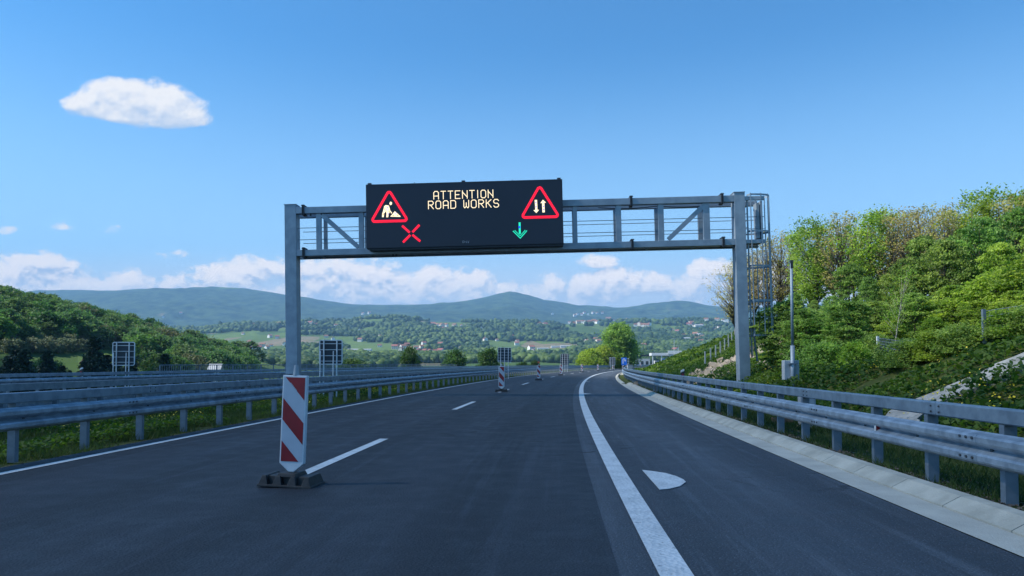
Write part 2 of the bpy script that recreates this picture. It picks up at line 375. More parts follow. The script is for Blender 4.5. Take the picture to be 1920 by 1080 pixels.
# ground sheet
rows = np.concatenate([np.arange(-60, 0, 3.0), np.arange(0, 40, .8), np.arange(40, 150, 2.0), np.geomspace(150, 9400, 330)])
near = np.concatenate([np.arange(-60, -21, 3.0), np.arange(-21, -8.5, 1.0), np.arange(-8.5, -3.5, .5), np.arange(-3.5, 6.0, 1.5), np.array([6.0, 6.4, 6.72, 6.78, 6.86, 7.0, 7.3, 7.6, 7.9, 8.2, 8.5, 8.8]), np.arange(9, 30, .7), np.arange(30, 60, 2.5)])
g = np.linspace(0, 1, 241)[1:] ** 1.35
cols_l = []
for Y in rows:
    xc = np.interp(Y, _y, _x); w = 60 + 1.35 * max(Y, 0) + 120
    cols_l.append(np.concatenate([xc - 60 - (g * w)[::-1], xc + near, xc + 60 + g * w]))
GX = np.array(cols_l); GY = np.repeat(rows[:, None], GX.shape[1], 1); GZ = H(GX.ravel(), GY.ravel()).reshape(GX.shape)
nr, nc = GX.shape; idx = np.arange(nr * nc).reshape(nr, nc)
GF = np.stack([idx[:-1, :-1], idx[:-1, 1:], idx[1:, 1:], idx[1:, :-1]], -1).reshape(-1, 4)

def ground_mat():
    m = bpy.data.materials.new('ground'); m.use_nodes = True; nt = m.node_tree; nt.nodes.clear(); n = NT(nt)
    geo = n.n('ShaderNodeNewGeometry'); pos = geo.outputs['Position']
    sp = n.n('ShaderNodeSeparateXYZ'); nt.links.new(pos, sp.inputs[0])
    dist = sp.outputs[1]
    # near verge : soil and grass
    f1 = n.noise(pos, 1.3, 6, .65); f2 = n.noise(pos, 9, 5, .6)
    near_c = n.mix(n.ramp(f1, .35, .65), col(.028, .045, .012), col(.075, .088, .024))
    near_c = n.mix(n.ramp(f2, .58, .72), near_c, col(.10, .082, .055))
    # fields: voronoi parcels
    v = n.n('ShaderNodeTexVoronoi'); mp = n.n('ShaderNodeMapping'); nt.links.new(pos, mp.inputs[0]); mp.inputs['Scale'].default_value = (.0085, .0045, .0); mp.inputs['Rotation'].default_value = (0, 0, .35)
    nt.links.new(n.vm('ADD', mp.outputs[0], n.vm('SCALE', n.vm('SUBTRACT', n.n('ShaderNodeTexNoise').outputs[1], (.5, .5, .5)), .0)), v.inputs['Vector']); v.inputs['Scale'].default_value = 1.0
    sv = n.n('ShaderNodeSeparateColor'); nt.links.new(v.outputs['Color'], sv.inputs[0])
    fld = n.mix(n.ramp(sv.outputs[0], .2, .8), col(.050, .095, .022), col(.105, .165, .040))
    fld = n.mix(n.ramp(sv.outputs[1], .80, .84), fld, col(.20, .16, .11))
    fld = n.mix(n.m('MULTIPLY', n.ramp(n.noise(pos, .05, 4), .4, .6), .5), fld, col(.06, .10, .035))
    # woods further up the slopes
    wn = n.ramp(n.noise(pos, .0032, 5, .6), .40, .50)
    wood = n.mix(n.ramp(n.noise(pos, .012, 7, .75), .38, .62), col(.006, .022, .012), col(.055, .095, .040))
    hi = n.mix(n.ramp(dist, 2500, 3400), 0.0, wn, 'FLOAT')
    far = n.mix(hi, fld, wood)
    farm = n.mix(n.ramp(n.noise(pos, .0022, 5, .65), .30, .37), fld, wood)
    far = n.mix(n.ramp(dist, 3000, 4000), far, farm)
    c = n.mix(n.ramp(dist, 95, 220), near_c, far)
    p = n.n('ShaderNodeBsdfPrincipled'); n.put(p.inputs['Base Color'], c); p.inputs['Roughness'].default_value = .95; p.inputs['Specular IOR Level'].default_value = .1
    bp = n.n('ShaderNodeBump'); bp.inputs['Distance'].default_value = 8.0; n.put(bp.inputs['Strength'], n.ramp(dist, 1500, 4000, .0, 1.0)); n.put(bp.inputs['Height'], n.noise(pos, .02, 6, .7)); nt.links.new(bp.outputs[0], p.inputs['Normal'])
    o = n.n('ShaderNodeOutputMaterial'); nt.links.new(p.outputs[0], o.inputs[0]); return m
M['ground'] = ground_mat()
gr = np_mesh('ground', np.stack([GX, GY, GZ], -1).reshape(-1, 3), GF, M['ground'], smooth=True)
tag(gr, 'grassy verges, valley fields and far wooded mountains', kind='structure')

# ------------------------------------------------------------------ haze
def haze_mat(dens):
    m = bpy.data.materials.new('haze'); m.use_nodes = True; nt = m.node_tree; nt.nodes.clear()
    v = nt.nodes.new('ShaderNodeVolumePrincipled'); v.inputs['Color'].default_value = (.30, .58, .92, 1); v.inputs['Density'].default_value = dens; v.inputs['Anisotropy'].default_value = 0.0
    o = nt.nodes.new('ShaderNodeOutputMaterial'); nt.links.new(v.outputs[0], o.inputs['Volume']); return m
hz = MB().box(-13500, 13500, -100, 9450, -13, 760).build('haze', haze_mat(1.32e-4)); tag(hz, 'pale blue air haze over the valley', kind='stuff')

# ------------------------------------------------------------------ road surfaces
def strip(name, t0, t1, s0, s1, z, m, ds=1.0, kind='structure', zfun=None, parent=None, label=None):
    n = max(2, int((s1 - s0) / ds) + 1); V_ = []; F_ = []
    for i in range(n):
        s = s0 + (s1 - s0) * i / (n - 1)
        V_ += [P(s, t0, z), P(s, t1, z)]
    for i in range(n - 1): F_.append((2 * i, 2 * i + 1, 2 * i + 3, 2 * i + 2))
    me = bpy.data.meshes.new(name); me.from_pydata(V_, [], F_); me.materials.append(m); o = bpy.data.objects.new(name, me); link(o, parent)
    uv = me.uv_layers.new(name='UVMap'); lv = np.empty(len(me.loops), dtype=np.int32); me.loops.foreach_get('vertex_index', lv)
    uv.data.foreach_set('uv', np.stack([np.where(lv % 2 == 0, t0, t1), s0 + (s1 - s0) * (lv // 2) / (n - 1)], 1).astype(np.float32).ravel())
    if parent is None: tag(o, label, kind=kind)
    return o
def asphalt(name, a, b, seam=True):
    m = bpy.data.materials.new(name); m.use_nodes = True; nt = m.node_tree; nt.nodes.clear(); n = NT(nt)
    geo = n.n('ShaderNodeNewGeometry'); pos = geo.outputs['Position']
    mp = n.n('ShaderNodeMapping'); nt.links.new(pos, mp.inputs[0]); mp.inputs['Scale'].default_value = (1.0, .10, 1.0); mp.inputs['Rotation'].default_value = (0, 0, .08)
    big = n.noise(mp.outputs[0], .9, 5, .6); mid = n.noise(pos, 2.2, 6, .7); fine = n.noise(pos, 95, 3, .6)
    c = n.mix(n.ramp(big, .3, .7), col(*a), col(*b))
    uv = n.n('ShaderNodeUVMap'); su = n.n('ShaderNodeSeparateXYZ'); nt.links.new(uv.outputs[0], su.inputs[0])
    wob = n.m('MULTIPLY', n.m('SUBTRACT', n.noise(pos, .12, 2), .5), .5)
    tr = n.m('ABSOLUTE', n.m('SUBTRACT', n.m('FRACT', n.m('MULTIPLY', n.m('ADD', n.m('ADD', su.outputs[0], wob), 9.55), 1 / 1.8)), .5))   # wheel paths 1.8 m apart
    cu = n.n('ShaderNodeCombineXYZ'); n.put(cu.inputs[0], n.m('MULTIPLY', su.outputs[0], 3.0)); n.put(cu.inputs[1], n.m('MULTIPLY', su.outputs[1], .09))
    streak = n.noise(cu.outputs[0], 1.6, 6, .7)
    c = n.mix(n.m('MULTIPLY', n.ramp(tr, .32, .05), .62), c, col(*[x * .62 for x in a]))
    c = n.mix(n.m('MULTIPLY', n.ramp(streak, .48, .70), .60), c, col(*[x * 1.7 for x in b]))
    spot = n.noise(pos, 1.1, 3, .5); c = n.mix(n.m('MULTIPLY', n.ramp(spot, .66, .72), .4), c, col(*[x * .5 for x in a]))
    cv = n.n('ShaderNodeTexVoronoi'); cv.feature = 'DISTANCE_TO_EDGE'; cv.inputs['Scale'].default_value = .32
    n.put(cv.inputs['Vector'], n.vm('ADD', pos, n.vm('SCALE', n.n('ShaderNodeTexNoise').outputs[1], 0.0)))
    c = n.mix(n.m('MULTIPLY', n.m('LESS_THAN', n.m('ADD', cv.outputs['Distance'], n.m('MULTIPLY', n.m('SUBTRACT', n.noise(pos, 3.0, 5, .7), .5), .10)), .004), n.ramp(n.noise(pos, .13, 2), .52, .6)), c, col(*[x * .35 for x in a]))
    c = n.mix(n.m('MULTIPLY', n.ramp(mid, .45, .75), .35), c, col(*[x * 1.35 for x in b]))
    vo = n.n('ShaderNodeTexVoronoi'); n.put(vo.inputs['Vector'], pos); vo.inputs['Scale'].default_value = 48
    c = n.mix(n.m('MULTIPLY', n.ramp(vo.outputs['Distance'], .32, .12), n.m('MULTIPLY', n.ramp(fine, .42, .62), .85)), c, col(*[min(.3, x * 2.6) for x in b]))
    c = n.mix(n.m('MULTIPLY', n.ramp(fine, .55, .30), .5), c, col(*[x * .45 for x in a]))
    p = n.n('ShaderNodeBsdfPrincipled'); n.put(p.inputs['Base Color'], c); n.put(p.inputs['Roughness'], n.ramp(mid, .3, .7, .62, .82)); p.inputs['Specular IOR Level'].default_value = .3
    bp = n.n('ShaderNodeBump'); bp.inputs['Strength'].default_value = .55; bp.inputs['Distance'].default_value = .012; n.put(bp.inputs['Height'], n.m('ADD', vo.outputs['Distance'], fine)); nt.links.new(bp.outputs[0], p.inputs['Normal'])
    o = n.n('ShaderNodeOutputMaterial'); nt.links.new(p.outputs[0], o.inputs[0]); return m
M['asphalt'] = asphalt('lane asphalt', (.020, .027, .036), (.029, .037, .049))
M['asphalt2'] = asphalt('shoulder asphalt', (.048, .060, .076), (.068, .082, .100))
def linemat():
    m = mat('road paint', (.62, .65, .66), .6, second=(.46, .49, .50), scale=3.0)
    nt = m.node_tree; n = NT(nt); p = [x for x in nt.nodes if x.type == 'BSDF_PRINCIPLED'][0]
    pos = n.n('ShaderNodeNewGeometry').outputs['Position']
    vo = n.n('ShaderNodeTexVoronoi'); n.put(vo.inputs['Vector'], pos); vo.inputs['Scale'].default_value = 28
    bp = n.n('ShaderNodeBump'); bp.inputs['Strength'].default_value = .8; bp.inputs['Distance'].default_value = .01; n.put(bp.inputs['Height'], vo.outputs['Distance']); nt.links.new(bp.outputs[0], p.inputs['Normal'])
    src = p.inputs['Base Color'].links[0].from_socket
    c = n.mix(n.m('MULTIPLY', n.ramp(n.noise(pos, 18, 5, .7), .56, .70), .7), src, col(.10, .11, .125)); nt.links.new(c, p.inputs['Base Color'])
    return m
M['line'] = linemat()
strip('road', -3.95, 3.36, -40, 462, .0, M['asphalt'], label='dark asphalt carriageway with two lanes')
strip('hard_shoulder', 3.36, 6.1, -40, 462, -.003, M['asphalt2'], label='lighter asphalt hard shoulder')
strip('opposite_road', -17.2, -8.6, -40, 462, -.02, M['asphalt2'], label='opposite carriageway beyond the median')
strip('road_marking', 3.60, 3.81, -40, 420, .006, M['line'], label='solid white line beside the shoulder')
strip('road_marking', -3.62, -3.48, -40, 420, .006, M['line'], label='solid white line beside the median')
for k in range(-2, 24):
    s0 = 8.3 + 12.3 * k
    strip('lane_dash', -.075, .075, s0, s0 + 4.3, .006, M['line'], label='white dashes between the two lanes')
for t_ in (-8.9, -17.0): strip('road_marking', t_, t_ + .15, -40, 420, -.012, M['line'], label='edge line of the opposite carriageway')
for k in range(-2, 22): strip('lane_dash', -13.05, -12.92, 3 + 12.3 * k, 7 + 12.3 * k, -.012, M['line'], label='white dashes of the opposite carriageway')
def gnd(px, py, z=0): Y = (CAM_H - z) * 1360 / (py - 682); return ((px - 960) / 1360 * Y, Y)
arrow = [gnd(*p) for p in [(1202.7, 880.7), (1220, 882.7), (1246.7, 886.7), (1266.7, 892.5), (1279, 898), (1284, 903), (1273, 910.7), (1253, 915.5), (1235, 917)]]
o = MB().prism(arrow, .002, .007).build('road_marking', M['line']); tag(o, 'worn white arrowhead painted on the hard shoulder', kind='structure')
for (x0, x1, y) in ((1094, 1106, 715.6), (1092, 1108, 738.5)):
    a = gnd(x0, y); b = gnd(x1, y); o = MB().prism([(a[0], a[1] - .5), (b[0], b[1] - .1), (a[0], a[1] + .5)], .002, .007).build('road_marking', M['line']); tag(o, 'small white arrowhead painted further along the shoulder', kind='structure')
# gutter and sloped kerb
gutter_m = mat('gutter concrete', (.53, .51, .44), .9, second=(.40, .385, .335), scale=1.6, bump=.5, bscale=60)
strip('gutter', 6.1, 6.46, -40, 47, .004, gutter_m, label='pale concrete gutter strip')
def kerb(name, prof, s0, s1, m, label, ds=.5):
    mb = MB(); L = 1.0; s = s0
    while s < s1 - .01:
        e = min(s + L, s1) - .012; n = len(prof); vs = [P(s, t, z) for t, z in prof] + [P(e, t, z) for t, z in prof]
        mb.add(vs, [tuple(range(n))[::-1], tuple(range(n, 2 * n))] + [(i, (i + 1) % n, n + (i + 1) % n, n + i) for i in range(n)]); s += L
    o = mb.build(name, m); return tag(o, label, kind='structure')
kerb('kerb', [(6.462, -.1), (6.462, .02), (6.62, .105), (6.74, .11), (6.78, -.1)], -40, 47, M['concrete'], 'sloped concrete kerb along the gutter')
kerb('kerb', [(6.12, -.1), (6.12, .01), (6.26, .085), (6.36, .09), (6.42, -.1)], 47, 118, M['concrete'], 'narrow concrete kerb around the bend')
kerb('kerb', [(6.1, -.1), (6.1, .012), (7.6, .03), (7.7, -.1)], 88, 100, M['concrete'], 'concrete apron at the end of the kerb')

# ------------------------------------------------------------------ guard rails
WPROF = [(.0, .0), (.012, .012), (.07, .03), (.083, .05), (.083, .095), (.07, .115), (.012, .145), (.0, .155), (.012, .165), (.07, .195), (.083, .215), (.083, .26), (.07, .28), (.012, .298), (.0, .31)]
def sweep(prof, s0, s1, t0, z0, side, ds, joints=None, closed=False, thick=0):
    """profile (across, up) swept along the road"""
    n = max(2, int(math.ceil((s1 - s0) / ds)) + 1); k = len(prof); V_ = []; F_ = []
    for i in range(n):
        s = s0 + (s1 - s0) * i / (n - 1)
        for a, b in prof: V_.append(P(s, t0 + side * a, z0 + b))
    for i in range(n - 1):
        for j in range(k if closed else k - 1):
            j2 = (j + 1) % k; F_.append((i * k + j, i * k + j2, (i + 1) * k + j2, (i + 1) * k + j))
    if closed: F_ += [tuple(range(k)), tuple((n - 1) * k + j for j in range(k))[::-1]]
    return V_, F_
def post_mesh(z0, z1, w=.10, d=.07):
    mb = MB(); mb.box(-w / 2, -w / 2 + .012, -d / 2, d / 2, z0, z1); mb.box(-w / 2 + .012, w / 2 - .012, -d / 2, -d / 2 + .012, z0, z1); mb.box(w / 2 - .012, w / 2, -d / 2, d / 2, z0, z1)
    return mb
def guardrail(label, t, side, s0, s1, step, first, zg=0.0, ztop=.90, wz=.385, group='guard rails', dense=True, post_w=.11):
    """t = post line, side = which way the corrugated beam faces"""
    L = 4.0; root = thing('guard_rail', label, 'guard rail', (0, 0, 0), group=group)
    mb = MB(); s = s0; tw = t + side * .13
    while s < s1:
        e = min(s + L, s1); off = .004 if int((s - s0) / L) % 2 else 0
        v, f = sweep([(a + off, b) for a, b in WPROF] + [(a + off - .004, b) for a, b in WPROF[::-1]], s, e + .25, tw, wz, side, 1.0, closed=True); mb.add(v, f); s += L
    beam = mb; mb = MB(); s = s0 + 1.0
    bx = [(-.05, 0), (.055, 0), (.065, .012), (.065, .128), (.055, .14), (-.05, .14)]
    while s < s1:
        e = min(s + L, s1) - .006; v, f = sweep(bx, s, e, t, ztop - .14, side, 1.0, closed=True); mb.add(v, f); s += L
    mb.build('box_rail', M['box'], root)
    # bolts at the splices
    mb = beam; nf = len(mb.f); s = s0
    while s < min(s1, 70):
        for da in (-.05, .05, .15):
            for zz in (.055, .235):
                p = P(s + da + .1, tw + side * .086, wz + zz + .015); q = P(s + da + .1, tw + side * .098, wz + zz + .015); mb.tube([p, q], .014, 6)
        for da in (-.08, .08):
            for zz in (.04, .10):
                p = P(s + 1 + da, t + side * .066, ztop - .14 + zz); q = P(s + 1 + da, t + side * .076, ztop - .14 + zz); mb.tube([p, q], .011, 6)
        s += L
    s = first
    while s < min(s1, 70):
        p = P(s, tw + side * .0, wz + .155); q = P(s, tw + side * .02, wz + .155); mb.tube([p, q], .02, 6); s += step
    ob = mb.build('beam', M['rail'], root); ob.data.materials.append(M['bolt'])
    mi = np.zeros(len(mb.f), dtype=np.int32); mi[nf:] = 1; ob.data.polygons.foreach_set('material_index', mi)
    pm = None; k = 0; s = first; far = MB(); proto = post_mesh(zg - .05, ztop - .14 - .003, post_w, .075); sp0, sp1 = sorted((side * .039, side * .1295)); proto.box(sp0, sp1, -.045, .045, wz + .085, wz + .225)
    while s < s1:
        p = P(s, t)
        if k < 100:
            if pm is None: o = proto.build('post', M['post'], root); pm = o
            else: o = pm.copy(); C.objects.link(o); o.parent = root
            o.location = (p[0], p[1], 0); o.rotation_euler = (0, 0, -HD(s))
        else:
            mt = Matrix.Translation((p[0], p[1], 0)) @ Matrix.Rotation(-HD(s), 4, 'Z'); far.add([mt @ Vector(v) for v in proto.v], proto.f)
        k += 1; s += step
    if far.v: tag(far.build('far_posts', M['post'], root), kind='stuff')
    return root
guardrail('galvanised guard rail along the hard shoulder at the foot of the right bank', 6.98, -1, -5, 330, 1.333, 1.55, ztop=.90, wz=.375, group='guard rails')
guardrail('nearest guard rail on the left, standing in the median beside the solid line', -4.45, 1, -8, 330, 1.5, .72, ztop=.90, wz=.40)
guardrail('second guard rail of the median, facing the opposite carriageway', -7.85, -1, -8, 330, 1.5, .2, ztop=.90, wz=.40)
guardrail('farthest guard rail on the outer edge of the opposite carriageway', -17.9, 1, -8, 330, 1.5, .5, ztop=.92, wz=.42)
# railing beyond the far rail
rr = thing('railing', 'thin metal parapet railing beyond the farthest guard rail', 'railing')
mb = MB(); s = 38.0
tops = [P(s_, -19.3, 1.22) for s_ in np.arange(38, 110, 2.0)]; mb.tube(tops, .03, 6); mb.tube([P(s_, -19.3, .25) for s_ in np.arange(38, 110, 2.0)], .02, 6); mb.build('handrail', M['post'], rr)
pm = None
for s_ in np.arange(38, 110, 2.0):
    p = P(s_, -19.3)
    if pm is None: pm = MB().box(-.03, .03, -.03, .03, -.3, 1.2).build('post', M['post'], rr); o = pm
    else: o = pm.copy(); C.objects.link(o); o.parent = rr
    o.location = (p[0], p[1], 0)
mb = MB()
for s_ in np.arange(38, 110, .22):
    p = P(s_, -19.3); mb.box(p[0] - .012, p[0] + .012, p[1] - .012, p[1] + .012, .25, 1.2)
mb.build('balusters', M['post'], rr)

# ------------------------------------------------------------------ delineators and reflectors
def delineator(s, t, z0, z1, label, red=True, lean=0):
    p = P(s, t); r = thing('delineator', label, 'marker post', (p[0], p[1], 0), -HD(s), 'marker posts')
    h = z1 - z0; w = .12
    MB().prism_y([(-w / 2, z0), (w / 2, z0), (w / 2, z1), (w / 4, z1 + .0), (-w / 2, z1 - .05)], -.03, .03).build('post', M['white_paint'], r, bevel=.006)
    MB().prism_y([(-w / 2 - .003, z1 - h * .78), (w / 2 + .003, z1 - h * .70), (w / 2 + .003, z1 - h * .12), (-w / 2 - .003, z1 - h * .22)], -.034, .034).build('black_band', M['black_paint'], r)
    if red: MB().box(-.028, .028, -.040, -.034, z1 - h * .62, z1 - h * .30).build('reflector', M['refl_red'], r)
    return r
delineator(25.6, 7.12, .60, 1.11, 'white marker post with black band and red reflector on the right guard rail')
delineator(85, 6.9, .60, 1.12, 'small white marker post on the guard rail at the bend')
delineator(30.0, -17.9, .60, 1.14, 'white marker post with black band on the farthest left guard rail')
pz = P(9.15, 6.98); 
rf = thing('rail_reflector', 'small red reflector set in the groove of the right guard rail', 'reflector', P(9.15, 6.98 - .13 - .02, .53), -HD(9.15))
MB().box(-.035, .035, -.012, .012, -.035, .035).build('lens', M['refl_red'], rf); MB().box(-.042, -.036, -.016, .016, -.042, .042).build('bracket', M['white_paint'], rf)

# ------------------------------------------------------------------ traffic beacons
def beacon_base(root):
    b = MB()
    def tr(x0, x1, y0, y1, z0, z1, k):  # frustum
        b.add([(x0, y0, z0), (x1, y0, z0), (x1, y1, z0), (x0, y1, z0), (x0 + k, y0 + k, z1), (x1 - k, y0 + k, z1), (x1 - k, y1 - k, z1), (x0 + k, y1 - k, z1)], [(0, 3, 2, 1), (4, 5, 6, 7), (0, 1, 5, 4), (1, 2, 6, 5), (2, 3, 7, 6), (3, 0, 4, 7)])
    tr(-.30, .30, -.20, .20, 0, .025, .004)
    for x in (-.29, -.135, .025, .18): tr(x, x + .105, -.19, .19, .02, .115, .03)      # raised ribs
    tr(-.27, .27, -.12, .12, .02, .105, .02); tr(-.11, .11, -.15, .15, .10, .14, .015)
    return b.build('foot', M['rubber'], root, bevel=.006)
def beacon(loc, rz, label, h0=.16, top=1.17, lamp=False, warm=False, lean=0, text=False):
    r = thing('traffic_beacon', label, 'traffic beacon', loc, rz, 'red and white beacons down the lane line')
    w = .135; beacon_base(r)
    fr = MB().prism_y([(-w, h0 + .07), (-.03, h0 - .02), (.03, h0 - .02), (w, h0 + .07), (w, top), (-w, top)], -.032, .032).build('plate', M['plastic_white'], r, bevel=.008)
    x0, x1, z0, z1 = -w + .017, w - .017, h0 + .092, top - .02; H_ = z1 - z0; W_ = x1 - x0
    yy = -.0335; MB().box(x0, x1, yy, -.031, z0, z1).build('white_face', M['refl_white'], r)
    # red bands fall from upper left to lower right
    bands = MB(); k = .262 / .236 * W_ * 1.0
    def band(a, b):   # a,b heights at the left edge (z), band drops k across the width
        pts = [(x0, a), (x0, b), (x1, b - k), (x1, a - k)]
        out = []
        for sgn, lim in ((1, z1), (-1, z0)):
            pts2 = []
            for i in range(len(pts)):
                p, q = pts[i], pts[(i + 1) % len(pts)]; ip = sgn * (lim - p[1]) >= 0; iq = sgn * (lim - q[1]) >= 0
                if ip: pts2.append(p)
                if ip != iq:
                    f = (lim - p[1]) / (q[1] - p[1]); pts2.append((p[0] + f * (q[0] - p[0]), lim))
            pts = pts2
            if len(pts) < 3: return
        bands.prism_y(pts, yy - .0025, yy - .0005)
    band(z0 + H_ * 0.0 - .5, z0 + H_ * .245); band(z0 + H_ * .495, z0 + H_ * .75); band(z0 + H_ * 1.02, z0 + H_ * 1.6)
    bands.build('red_stripes', M['refl_red'], r)
    MB().tube([(0, 0, top), (0, 0, top + .04), (0, 0, top + .11)], .036, 10, .024).build('peg', M['cabinet'], r, smooth=False)
    if text:
        mb = MB()
        for i in range(9):
            x = -.045 + i * .0085; z = top - .085 - i * .0098; mb.prism_y([(x, z), (x + .005, z - .006), (x + .009, z + .004 + .003 * (i % 2)), (x + .004, z + .010)], yy - .0036, yy - .003)
        mb.build('small_print', M['refl_white'], r)
    if lamp:
        MB().tube([(0, 0, top + .095), (0, 0, top + .16)], .05, 10).build('lamp_body', M['dark'], r); MB().tube([(0, -.035, top + .23), (0, .035, top + .23)], .085, 14).build('warning_lamp', M['orange_lamp'], r)
    return r
x_, y_ = gnd(549.5, 908); b0 = beacon((x_, y_, .004), R(-8), 'nearest red and white striped beacon on a black rubber foot, leaning slightly', text=True)
b0.rotation_euler = (0, R(1.9), R(-7))
spots = [((940.5, 734.5), 'second red and white beacon, in front of the framed sign back', False), ((1010, 713), 'third beacon, carrying a round warning lamp on top', True), ((1051.5, 703.8), 'fourth beacon, beside the small sign back', False)]
for (px, py), lb, lm in spots:
    x_, y_ = gnd(px, py); beacon((x_, y_, .004), -HD(y_) * .6, lb, lamp=lm)
first = None
for k, lb in enumerate(['fifth beacon along the lane line, first one standing in sunlight', 'sixth beacon along the lane line, in sunlight', 'seventh beacon along the lane line, before the bush', 'eighth beacon, left of the big roadside tree and blue sign', 'small beacon far round the bend, right of the roadside tree', 'farthest beacon, just before the toll plaza']):
    s_ = 112 + 25.5 * k; p = P(s_, -.1); beacon((p[0], p[1], .004), -HD(s_) * .7, lb)

# ------------------------------------------------------------------ gantry
GY0 = 29.0
gt = thing('sign_gantry', 'galvanised steel gantry spanning the carriageway with a caged ladder on its right end', 'gantry', (0, GY0, 0))
gt.rotation_euler = (0, R(-1.18), R(-1.8))
sg = 1360 / GY0
def gx(px): return (px - 960) / sg
XL0, XL1 = gx(537), gx(559); XR0, XR1 = gx(1380), gx(1400)
ZT = 7.83; ZB0, ZB1 = 5.80, 6.05; ZT0, ZT1 = 7.52, 7.78; DB = .85
colm = lambda x0, x1: MB().box(x0, x1, -.25, .25, -.3, ZT + .06)
for x0, x1, lb in ((XL0, XL1, 0), (XR0, XR1, 1)):
    c_ = colm(x0, x1).build('column', M['steel'], gt, bevel=.012)
    MB().box(x0 - .015, x1 + .015, -.265, .265, ZT + .06, ZT + .085).build('cap', M['steel'], c_)
    MB().box(x0 - .12, x1 + .12, -.37, .37, -.02, .03).build('base_plate', M['steel'], c_)
xe = gx(1437)
# chords, front and back
FRY = -.12; BKY = DB
for y in (FRY, BKY):
    for (z0, z1) in ((ZT0, ZT1), (ZB0, ZB1)):
        h = z1 - z0
        if y == FRY:
            MB().box(XL1 + .002, XR0 - .002, y - h / 2, y + h / 2, z0, z1).build('chord', M['steel'], gt, bevel=.01)
            MB().box(XR1 + .002, xe, y - .06, y + .06, z0 + .06, z1 - .04).build('chord', M['steel'], gt, bevel=.01)
        else:
            MB().box(XL0 + .1, xe, y - .09, y + .09, z0 + .03, z1 - .03).build('chord', M['steel'], gt, bevel=.01)
for px, w in ((601, .20), (682, .20), (1085, .17), (1166, .22), (1245, .22), (1329, .26)):
    x = gx(px); MB().box(x - w / 2, x + w / 2, FRY - .07, FRY + .07, ZB1 + .001, ZT0 - .001).build('upright', M['steel'], gt, bevel=.006)
    MB().box(x - w / 2 + .02, x + w / 2 - .04, BKY - .06, BKY + .06, ZB1 - .031, ZT0 + .031).build('upright', M['steel'], gt)
for a, b in (((607, ZT0), (676, ZB1)), ((1327, ZT0), (1258, ZB1))):
    x0 = gx(a[0]); x1 = gx(b[0]); MB().bar((x0, FRY, a[1] - .06), (x1, FRY, b[1] + .06), .18, .12, up=(0, 1, 0)).build('brace', M['steel'], gt)
for px in np.linspace(600, 1400, 10):
    x = gx(px); MB().box(x - .05, x + .05, FRY + .131, BKY - .092, ZB0 + .05, ZB0 + .13).build('cross_beam', M['steel'], gt)
MB().box(XL1 + .05, xe, FRY + .14, BKY - .1, ZB0 + .14, ZB0 + .17).build('walkway', M['dark'], gt)
mb = MB()
for y in (FRY + .15, BKY - .11):
    for z in (6.95, 6.47): mb.tube([(XL1 - .02, y, z + (.0 if y > .3 else .03)), (xe + .02, y, z)], .014, 6)
mb.build('guard_wires', M['post'], gt)
mb = MB(); xs = np.linspace(gx(1130), gx(1320), 24)
mb.tube([(x, FRY + .16, ZT0 - .03 - .07 * abs(sin((x - xs[0]) * 1.35))) for x in xs], .018, 6); mb.build('cable', M['dark'], gt)
for px in (573, 1190, 1358):
    x = gx(px)
    for (z0, z1) in ((ZT0, ZT1), (ZB0, ZB1)):
        mb = MB().box(x - .045, x - .012, FRY - .19, FRY + .19, z0 - .07, z1 + .09); mb.box(x + .012, x + .045, FRY - .19, FRY + .19, z0 - .07, z1 + .09)
        mb.box(x - .012, x + .012, FRY - .16, FRY + .16, z0 - .03, z1 + .05)
        for yy in (-.15, .15):
            for zz in (z0 - .04, z1 + .06): mb.tube([(x - .075, FRY + yy, zz), (x + .075, FRY + yy, zz)], .02, 6)
        mb.build('flange', M['dark'], gt)
for px, z in ((742, ZB0), (748, ZB0), (586, ZT0)): x = gx(px); MB().tube([(x, FRY - .05, z - .01), (x, FRY - .05, z - .10)], .035, 8).build('fixing', M['dark'], gt)
# end box, ladder, cage
MB().box(gx(1427), gx(1432), .20, .62, 6.12, 7.55).build('end_post', M['steel'], gt); MB().box(gx(1434), gx(1438), .20, .62, 6.10, 7.62).build('end_post', M['steel'], gt)
lx = gx(1408); ly = .1
rails = [MB().box(gx(1405), gx(1407.5), y - .025, y + .025, 1.35, 7.75).build('ladder_rail', M['steel'], gt) for y in (-.05, .40)]
mb = MB()
for z in np.arange(1.5, 7.6, .28): mb.tube([(gx(1406.5), -.05, z), (gx(1406.5), .40, z)], .016, 6)
mb.build('rungs', M['steel'], gt)
MB().bar((gx(1415), -.1, 1.2), (gx(1408), -.1, 2.7), .06).build('ladder_gate', M['post'], gt)
for z in (2.0, 5.3, 7.4): MB().box(XR1, gx(1405), .12, .20, z, z + .05).build('ladder_bracket', M['steel'], gt)
x0 = gx(1407); x1 = gx(1450); yc = .175
def hoop(a): return (x0 + .05 + (x1 - x0 - .05) * sin(a), yc - .42 * cos(a))
for i, z in enumerate((2.22, 3.60, 4.97, 6.35, 7.80)):
    mb = MB(); pts = [hoop(a) for a in np.linspace(0, pi, 15)]
    for p, q in zip(pts[:-1], pts[1:]): mb.bar((p[0], p[1], z), (q[0], q[1], z), .012, .07)
    mb.bar((gx(1406), -.05, z), (*pts[0], z), .012, .07); mb.bar((gx(1406), .40, z), (*pts[-1], z), .012, .07)
    mb.build('cage_hoop', M['steel'], gt)
for a in np.linspace(.02, pi - .02, 7):
    p = hoop(a); MB().box(p[0] - .018, p[0] + .018, p[1] - .012, p[1] + .012, 2.2, 7.86).build('cage_bar', M['steel'], gt)

